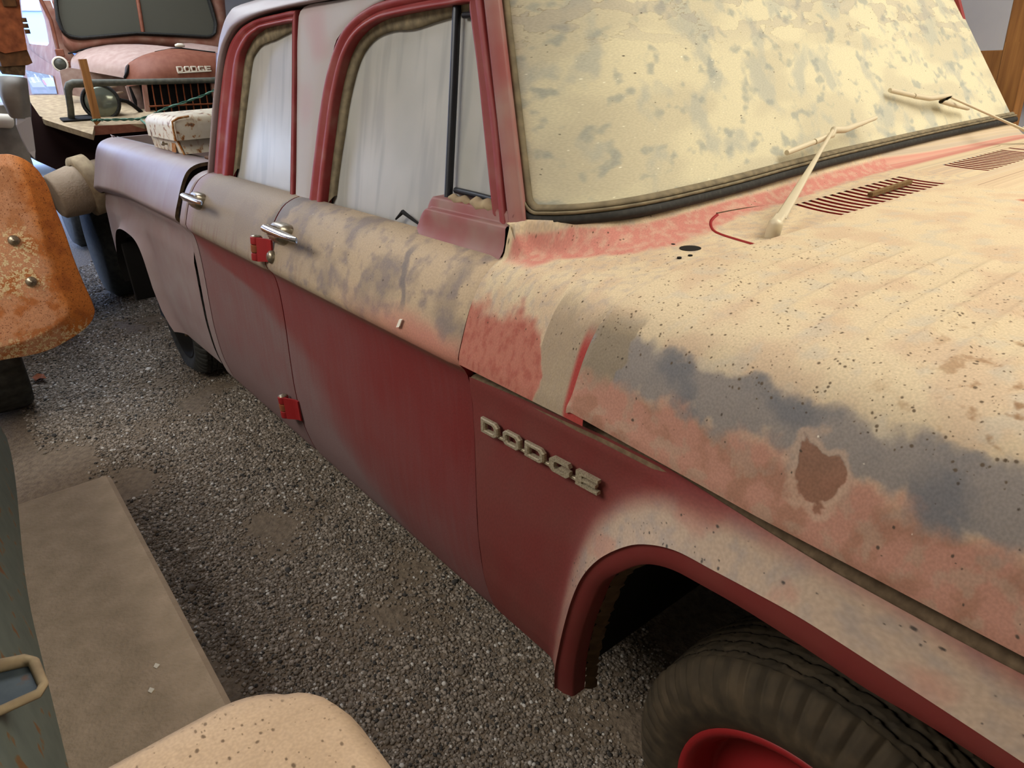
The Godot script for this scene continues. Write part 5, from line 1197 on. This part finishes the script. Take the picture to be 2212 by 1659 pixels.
	for q in [Vector3(-5.6, .55, -.2), Vector3(-5.6, .55, -1.55), Vector3(-7.6, .55, -.3), Vector3(-7.6, .55, -1.55)]:
		b = MB.new(); b.lathe([Vector2(.0, -.1), Vector2(.32, -.1), Vector2(.37, -.05), Vector2(.37, .05), Vector2(.32, .1), Vector2(.0, .1)], q, Vector3.BACK, 30); part("wheel", b, M.tire_dark, t)
	# headlamp
	b = MB.new(); var hc := Vector3(-5.0, 1.476, -.272)
	b.lathe([Vector2(0, .022), Vector2(.04, .020), Vector2(.07, .012), Vector2(.088, .0)], hc + Vector3(.0, 0, -.006), Vector3(1, .05, .25), 40); var hl := part("headlight", b, M.lens, t)
	b = MB.new(); b.lathe([Vector2(.088, .004), Vector2(.098, .010), Vector2(.104, .0), Vector2(.106, -.03), Vector2(.085, -.10), Vector2(.04, -.14), Vector2(0, -.145)], hc, Vector3(1, .05, .25), 40); part("headlight_bucket", b, M.rubber, hl)
	b = MB.new(); b.box(Vector3(-5.05, 1.40, -.20), Vector3(.06, .02, .16)); b.tube([Vector3(-5.0, 1.48, -.38), Vector3(-5.02, 1.47, -.42), Vector3(-5.05, 1.44, -.46), Vector3(-5.08, 1.40, -.50)], .012, 6); part("headlight_bracket", b, M.dark, hl)
	# pipe guard
	b = MB.new(); b.tube([Vector3(-4.98, 1.392, -.094), Vector3(-4.93, 1.45, -.098), Vector3(-4.90, 1.52, -.102), Vector3(-4.89, 1.552, -.106), Vector3(-4.885, 1.575, -.118), Vector3(-4.88, 1.583, -.14), Vector3(-4.88, 1.582, -.17), Vector3(-4.86, 1.577, -.4), Vector3(-4.85, 1.566, -.885), Vector3(-4.85, 1.563, -.93), Vector3(-4.86, 1.55, -.955), Vector3(-4.88, 1.50, -.965), Vector3(-4.92, 1.38, -.965)], [.018, .018, .018, .021, .0225, .0225, .0225, .0165, .0165, .021, .021, .018, .018], 14); var pg := part("pipe_guard", b, M.pipe, t, null, "grey pipe guard over the grille")
	b = MB.new(); b.box(Vector3(-4.96, 1.395, -.12), Vector3(.10, .010, .16), Basis(Vector3.BACK, -.14), .003); part("pipe_flange", b, M.dark, pg)
	# things on and around it
	b = MB.new(); b.slab([Vector3(-4.80, 1.703, -.185), Vector3(-4.80, 1.704, -.224), Vector3(-4.765, 1.385, -.210), Vector3(-4.765, 1.362, -.180), Vector3(-4.765, 1.385, -.172)], Vector3(-.014, 0, .003))
	single("wooden_stake", b, M.wood, Vector3(-4.78, 1.362, -.19), "yellow wooden stake leaning in front of the old truck's round headlight", "stake")
	b = MB.new(); var path := []; var path2 := []
	var way := smooth([Vector3(-4.765, 1.388, -.162), Vector3(-4.75, 1.390, -.190), Vector3(-4.75, 1.388, -.218), Vector3(-4.76, 1.383, -.32), Vector3(-4.76, 1.380, -.41), Vector3(-4.78, 1.40, -.50), Vector3(-4.79, 1.427, -.58), Vector3(-4.80, 1.46, -.72), Vector3(-4.82, 1.497, -.855), Vector3(-4.85, 1.53, -.93)], 14)
	for k in way.size():
		var a := k * .55; path.append(way[k] + Vector3(0, sin(a), cos(a)) * .004); path2.append(way[k] - Vector3(0, sin(a), cos(a)) * .004)
	b.tube(path, .0042, 6); var b2 := MB.new(); b2.tube(path2, .0042, 6); b2.tube([Vector3(-4.74, 1.375, -.41), Vector3(-4.70, 1.35, -.425), Vector3(-4.66, 1.30, -.425)], .006, 6)
	var rp := thing("rope", Vector3(-4.78, 1.38, -.5), "twisted green rope tied from the wooden stake to the old truck's pipe guard", "rope")
	part("strand", b, M.rope, rp); part("strand", b2, M.rope2, rp)
	# white chest on the bed rail
	t = thing("metal_chest", Vector3(-3.22, 1.318, -.42), "white rusty metal chest with a lid, sitting on the red truck's bed behind the cab", "chest")
	b = MB.new(); b.slab([Vector3(-3.465, 1.3255, -.165), Vector3(-3.015, 1.3255, -.165), Vector3(-3.045, 1.40, -.15), Vector3(-3.435, 1.40, -.15)], Vector3(0, 0, -.55))
	var cb := part("body", b, M.boxwhite, t)
	b = MB.new(); rows_lid(b); part("lid", b, M.boxwhite, t)
	b = MB.new(); b.tube([Vector3(-3.014, 1.32, -.163), Vector3(-3.043, 1.40, -.148)], .004, 6); b.box(Vector3(-3.12, 1.345, -.156), Vector3(.05, .035, .004), Basis(Vector3.RIGHT, -.18), .001); part("rust_edge", b, M.boxrust, cb)
	b = MB.new(); b.tube([Vector3(-3.000, 1.378, -.138), Vector3(-2.995, 1.42, -.137), Vector3(-3.0, 1.447, -.141), Vector3(-3.0, 1.458, -.165), Vector3(-3.0, 1.462, -.205)], .004, 6); part("rust_edge", b, M.boxrust, cb)
	b = MB.new(); b.lathe([Vector2(0, .022), Vector2(.007, .022), Vector2(.009, .012), Vector2(.004, .01), Vector2(.004, 0)], Vector3(-3.22, 1.353, -.158), Vector3(0, .15, 1), 12); part("latch_knob", b, M.oldchrome, cb)
	b = MB.new(); b.box(Vector3(-2.80, 1.326, -.24), Vector3(.06, .012, .12)); single("wood_scrap", b, M.darkwood, Vector3(-2.80, 1.32, -.24), "small dark scrap of wood lying between the white chest and the cab", "wood scrap")
	# dusty hub casting behind the tailgate
	t = thing("axle_hub", Vector3(-4.85, .18, -.03), "big tan dusty axle hub standing on the gravel behind the red truck's bed", "axle hub")
	b = MB.new(); b.lathe([Vector2(0, .15), Vector2(.105, .15), Vector2(.12, .135), Vector2(.135, .02), Vector2(.125, .0), Vector2(.125, -.34)], Vector3(-4.66, 1.045, .0), Vector3(.15, -.18, 1), 32); part("drum", b, M.board, t)
	b = MB.new(); b.lathe([Vector2(.125, .055), Vector2(.165, .05), Vector2(.165, -.02), Vector2(.12, -.02)], Vector3(-4.68, 1.06, -.06), Vector3(.15, -.18, 1), 32); part("collar", b, M.dust, t)
	b = MB.new(); b.box(Vector3(-4.80, .56, -.34), Vector3(.12, .76, .14)); part("stand", b, M.dark, t)
	# bits of straw on the hood corner, flakes, a leaf
	t = null
	for q in [[-.148, 1.313, -.060, .7, .022], [-.142, 1.309, -.066, .2, .026], [-.155, 1.306, -.050, 1.2, .018], [-.163, 1.309, -.054, -.4, .012], [-.137, 1.310, -.062, .5, .030]]:
		b = MB.new(); var sc := Vector3(q[0], q[1] - .0235, q[2] - .03); var sd2: Vector3 = Vector3(cos(q[3]), .1, sin(q[3])) * q[4] * .5; b.tube([sc - sd2, sc, sc + sd2], .0007, 5)
		tag(single("straw", b, M.straw, sc, "tiny bit of pale straw lying on the dusty front part of the red truck's hood", "straw"), "", "", "straw bits on the hood")
	b = MB.new(); b.slab([Vector3(-1.146, 1.150, .001), Vector3(-1.134, 1.154, .001), Vector3(-1.130, 1.168, -.004), Vector3(-1.140, 1.166, -.004)], Vector3(0, -.001, .003)); single("paint_flake", b, M.white, Vector3(-1.138, 1.15, 0), "small white flake stuck on the red truck's front door ridge", "flake")
	for q in [[-1.32, .552], [-1.26, .577]]:
		b = MB.new(); b.slab([Vector3(q[0] - .008, .5015, q[1]), Vector3(q[0] + .004, .503, q[1] - .006), Vector3(q[0] + .009, .5015, q[1] + .002), Vector3(q[0] + .001, .502, q[1] + .006)], Vector3(0, -.0012, 0))
		tag(single("flake", b, M.white, Vector3(q[0], .501, q[1]), "tiny white flake lying on the brown dusty running board", "flake"), "", "", "flakes on the running board")
	b = MB.new(); b.grid(net([[Vector3(-4.23, .19, .47), Vector3(-4.19, .205, .475), Vector3(-4.15, .192, .47)], [Vector3(-4.24, .20, .50), Vector3(-4.19, .188, .50), Vector3(-4.14, .205, .50)], [Vector3(-4.22, .19, .53), Vector3(-4.18, .20, .525), Vector3(-4.16, .19, .52)]], 3, 3)); single("leaf", b, M.rustplain, Vector3(-4.19, .185, .5), "curled brown dry leaf on the gravel beside the rusty truck's tire", "leaf")
	# stick on the cowl vents
	b = MB.new(); b.box(Vector3(-.6905, 1.3335, -.965), Vector3(.011, .009, .20), Basis(Vector3.UP, .05), .001)
	single("wooden_stick", b, M.greywood, Vector3(-.69, 1.329, -.965), "short grey weathered stick lying across the red truck's cowl vent slots", "stick")
func rows_lid(b: MB):
	var rows := []
	for q in [[.0, 1.378, .0], [.0, 1.430, .0], [.004, 1.445, -.004], [.012, 1.457, -.014], [.03, 1.464, -.03], [.20, 1.476, -.26]]:
		var x0: float = -3.425 + q[0]; var x1: float = -3.000 - q[0]; var z: float = -.138 + q[2]; var zb: float = -.72 - q[2]
		var cr_: float = .012
		rows.append(PackedVector3Array([Vector3(x0, q[1], zb), Vector3(x0, q[1], z - cr_), Vector3(x0 + cr_, q[1], z), Vector3(x1 - cr_, q[1], z), Vector3(x1, q[1], z - cr_), Vector3(x1, q[1], zb), Vector3(x0, q[1], zb)]))
	b.grid(rows)
	b.slab([Vector3(-3.225, 1.476, -.398), Vector3(-3.2, 1.476, -.398), Vector3(-3.2, 1.476, -.46), Vector3(-3.225, 1.476, -.46)], Vector3(0, -.004, 0))
	b.slab([Vector3(-3.42, 1.38, -.14), Vector3(-3.005, 1.38, -.14), Vector3(-3.005, 1.38, -.72), Vector3(-3.42, 1.38, -.72)], Vector3(0, .004, 0))
func picture() -> StandardMaterial3D:
	# a faded print: two vehicle fronts side by side in front of dark trees
	var im := Image.create(128, 128, false, Image.FORMAT_RGB8); im.fill(Color(.26, .29, .34))
	var z := noise_bytes(128, 128, .06, 5, 3)
	for y in 128:
		for x in 128:
			if y < 70: im.set_pixel(x, y, Color(.18, .22, .24).lerp(Color(.42, .46, .5), ss(.55, .8, z[y * 128 + x] / 255.0)))
	for r in [[8, 46, 46, 44, Color(.66, .67, .74)], [14, 28, 6, 34, Color(.8, .82, .86)], [62, 38, 52, 58, Color(.58, .58, .66)], [70, 22, 6, 40, Color(.78, .78, .84)], [88, 40, 12, 30, Color(.8, .8, .84)], [50, 56, 9, 26, Color(.72, .36, .36)], [66, 62, 46, 3, Color(.78, .78, .82)], [10, 90, 40, 16, Color(.16, .17, .22)], [64, 92, 52, 14, Color(.2, .2, .26)], [12, 104, 14, 14, Color(.6, .6, .66)], [66, 106, 14, 14, Color(.34, .34, .4)], [102, 104, 14, 14, Color(.34, .34, .4)]]:
		im.fill_rect(Rect2i(r[0], r[1], r[2], r[3]), r[4])
	return mat(Color.WHITE, .5, 0, im)

# ------------------------------------------------------------------ room
func lamp_or_fill(c: Vector3, s: Vector2, en: float, col: Color):  # only the hood lamp is inferred; the other two are added fill
	var t := thing("ceiling_or_fill_light", c, "ceiling light above the %s" % ("red truck's hood" if c.x > 0 else "red truck's bed, unseen and added as fill" if c.x > -5 else "older truck, unseen and added as fill"), "ceiling light")
	var b := MB.new(); b.box(c + Vector3(0, .05, 0), Vector3(s.x + .06, .06, s.y + .06)); part("housing", b, mat(Color(.7, .7, .7), .6), t)
	b = MB.new(); b.box(c + Vector3(0, .012, 0), Vector3(s.x, .02, s.y), Basis.IDENTITY, .006)
	var m := mat(Color(.9, .9, .88), .6); m.emission_enabled = true; m.emission = col; m.emission_energy_multiplier = 1.5; part("diffuser", b, m, t)
	var l := AreaLight3D.new(); l.name = "area_light"; t.add_child(l); l.position = Vector3(0, -.01, 0); l.rotation.x = -PI / 2; l.area_size = s; l.light_energy = en; l.light_color = col; l.shadow_enabled = true; l.area_range = 30.0; l.area_attenuation = 2.0
func struct(called: String, b: MB, m: Material, kind := "structure"):
	var o := MeshInstance3D.new(); o.name = called; o.mesh = b.mesh(m); add_child(o, true); o.position.y = OY; o.set_meta("kind", kind); return o
func build_room():
	# floor: packed gravel with gentle humps
	var b := MB.new(); var z := FastNoiseLite.new(); z.frequency = .9; z.seed = 4
	var rows := []
	for j in 181:
		var row := PackedVector3Array()
		for k in 121:
			var x := lerpf(-10.5, 2.5, j / 180.0); var zz := lerpf(-5.0, 4.5, k / 120.0); row.append(Vector3(x, .172 + .008 * z.get_noise_2d(x, zz), zz))
		rows.append(row)
	b.grid(rows, null, true); b.box(Vector3(-4.0, .05, -.25), Vector3(13.2, .18, 9.7)); var fl: Node3D = struct("floor", b, M.ground)
	# loose gravel
	var st := MB.new(); st.lathe([Vector2(0, -.5), Vector2(.42, -.34), Vector2(.5, .05), Vector2(.36, .4), Vector2(0, .5)], Vector3.ZERO, Vector3.UP, 6)
	var sm := st.mesh(mat(Color.WHITE, .95)); (sm.surface_get_material(0) as StandardMaterial3D).vertex_color_use_as_albedo = true
	var mm := MultiMesh.new(); mm.transform_format = MultiMesh.TRANSFORM_3D; mm.use_colors = true; mm.mesh = sm
	var xf := []; var cl := []; var dz := FastNoiseLite.new(); dz.frequency = 1.3; dz.seed = 9; dz.fractal_octaves = 3
	for k in 240000:
		var u := rng.randf(); var x := lerpf(-.35, -7.0, pow(u, 1.55)); var zz := rng.randf_range(-.75, .62)
		if x > -2.3 and zz > .50: continue
		var dn := dz.get_noise_2d(x, zz)
		if dn < -.42 + .45 * rng.randf(): continue
		var s := lerpf(.0045, .0125, pow(rng.randf(), 2.2)) * lerpf(1.0, 1.8, clampf((-x - 1.0) / 5.0, 0, 1))
		if rng.randf() < .004: s *= 2.0
		var bs := Basis.from_euler(Vector3(rng.randf() * .8 - .4, rng.randf() * TAU, rng.randf() * .8 - .4)).scaled(Vector3(s * rng.randf_range(.8, 1.3), s * rng.randf_range(.4, .75), s * rng.randf_range(.7, 1.1)))
		xf.append(Transform3D(bs, Vector3(x, .172 + .008 * z.get_noise_2d(x, zz) + s * .12, zz)))
		var g := rng.randf(); var c := Color(.15, .125, .098).lerp(Color(.38, .33, .275), g * g)
		if rng.randf() < .04: c = Color(.56, .54, .50)
		if rng.randf() < .08: c = Color(.05, .047, .043)
		cl.append(c)
	mm.instance_count = xf.size()
	for k in xf.size(): mm.set_instance_transform(k, xf[k]); mm.set_instance_color(k, cl[k])
	var mi := MultiMeshInstance3D.new(); mi.name = "gravel"; mi.multimesh = mm; add_child(mi); mi.position.y = OY; mi.set_meta("kind", "stuff"); mi.set_meta("label", "small grey-brown gravel strewn over the floor beside the red truck"); mi.set_meta("category", "gravel")
	# walls
	b = MB.new(); b.box(Vector3(-4.0, 1.9, -4.25), Vector3(13.2, 3.6, .1)); var wr: Node3D = struct("wall_right", b, M.wallwhite)
	b = MB.new(); b.slab([Vector3(-1.62, 3.4, -4.196), Vector3(-1.53, 3.4, -4.196), Vector3(-1.56, 2.0, -4.196), Vector3(-1.56, 1.62, -4.196), Vector3(-1.64, 1.62, -4.196), Vector3(-1.63, 2.2, -4.196)], Vector3(0, 0, -.003)); part("water_stain", b, M.stain, wr)
	b = MB.new(); b.box(Vector3(-1.29, 1.75, -3.35), Vector3(.10, 3.3, .10), Basis(Vector3.BACK, .02), .004); struct("trim_1", b, M.wood)
	b = MB.new(); b.box(Vector3(-3.6, 1.44, -4.12), Vector3(5.6, .24, .08), Basis.IDENTITY, .004); struct("trim_2", b, M.wood)
	b = MB.new(); b.box(Vector3(-4.0, 1.9, 4.3), Vector3(13.2, 3.6, .1)); struct("wall_left", b, M.walldark)
	b = MB.new(); b.box(Vector3(2.4, 1.9, 0), Vector3(.1, 3.6, 8.6)); struct("wall_front", b, M.walldark)
	b = MB.new(); b.box(Vector3(-10.3, 1.9, -2.8), Vector3(.1, 3.6, 3.0)); b.box(Vector3(-10.3, 1.9, 4.2), Vector3(.1, 3.6, .3)); b.box(Vector3(-10.3, 3.5, 1.3), Vector3(.1, .5, 6.0)); struct("wall_back", b, M.wallwhite)
	b = MB.new(); b.box(Vector3(-4.0, 3.65, 0), Vector3(13.2, .1, 8.8)); struct("ceiling", b, M.walldark)
	# outside the open door: a yard and a pale trailer
	b = MB.new(); b.box(Vector3(-24.0, .09, 0), Vector3(27.0, .16, 40.0)); struct("yard", b, mat(Color(.5, .48, .44), .95))
	var t := thing("trailer", Vector3(-15.0, .18, -.4), "pale blue-white trailer standing outside the open shed door", "trailer")
	b = MB.new(); b.box(Vector3(-15.0, 1.8, -1.0), Vector3(2.4, 2.4, 7.0), Basis.IDENTITY, .08); part("body", b, mat(Color(.74, .80, .86), .4), t)
	b = MB.new(); b.box(Vector3(-13.78, 2.05, -1.0), Vector3(.03, .10, 7.0)); b.box(Vector3(-13.78, 2.6, -1.0), Vector3(.03, .10, 7.0)); part("stripe", b, mat(Color(.95, .97, 1.0), .4), t)
	b = MB.new(); b.box(Vector3(-13.79, 1.72, -1.6), Vector3(.03, .5, 1.1)); part("trailer_window", b, mat(Color(.38, .45, .52), .15), t)
	for q in [Vector3(-15, .5, -2.5), Vector3(-15, .5, 1.2)]:
		b = MB.new(); b.lathe([Vector2(.0, -1.2), Vector2(.28, -1.2), Vector2(.32, -1.15), Vector2(.32, 1.15), Vector2(.28, 1.2), Vector2(.0, 1.2)], q, Vector3.RIGHT, 30); part("wheel", b, M.tire_dark, t)
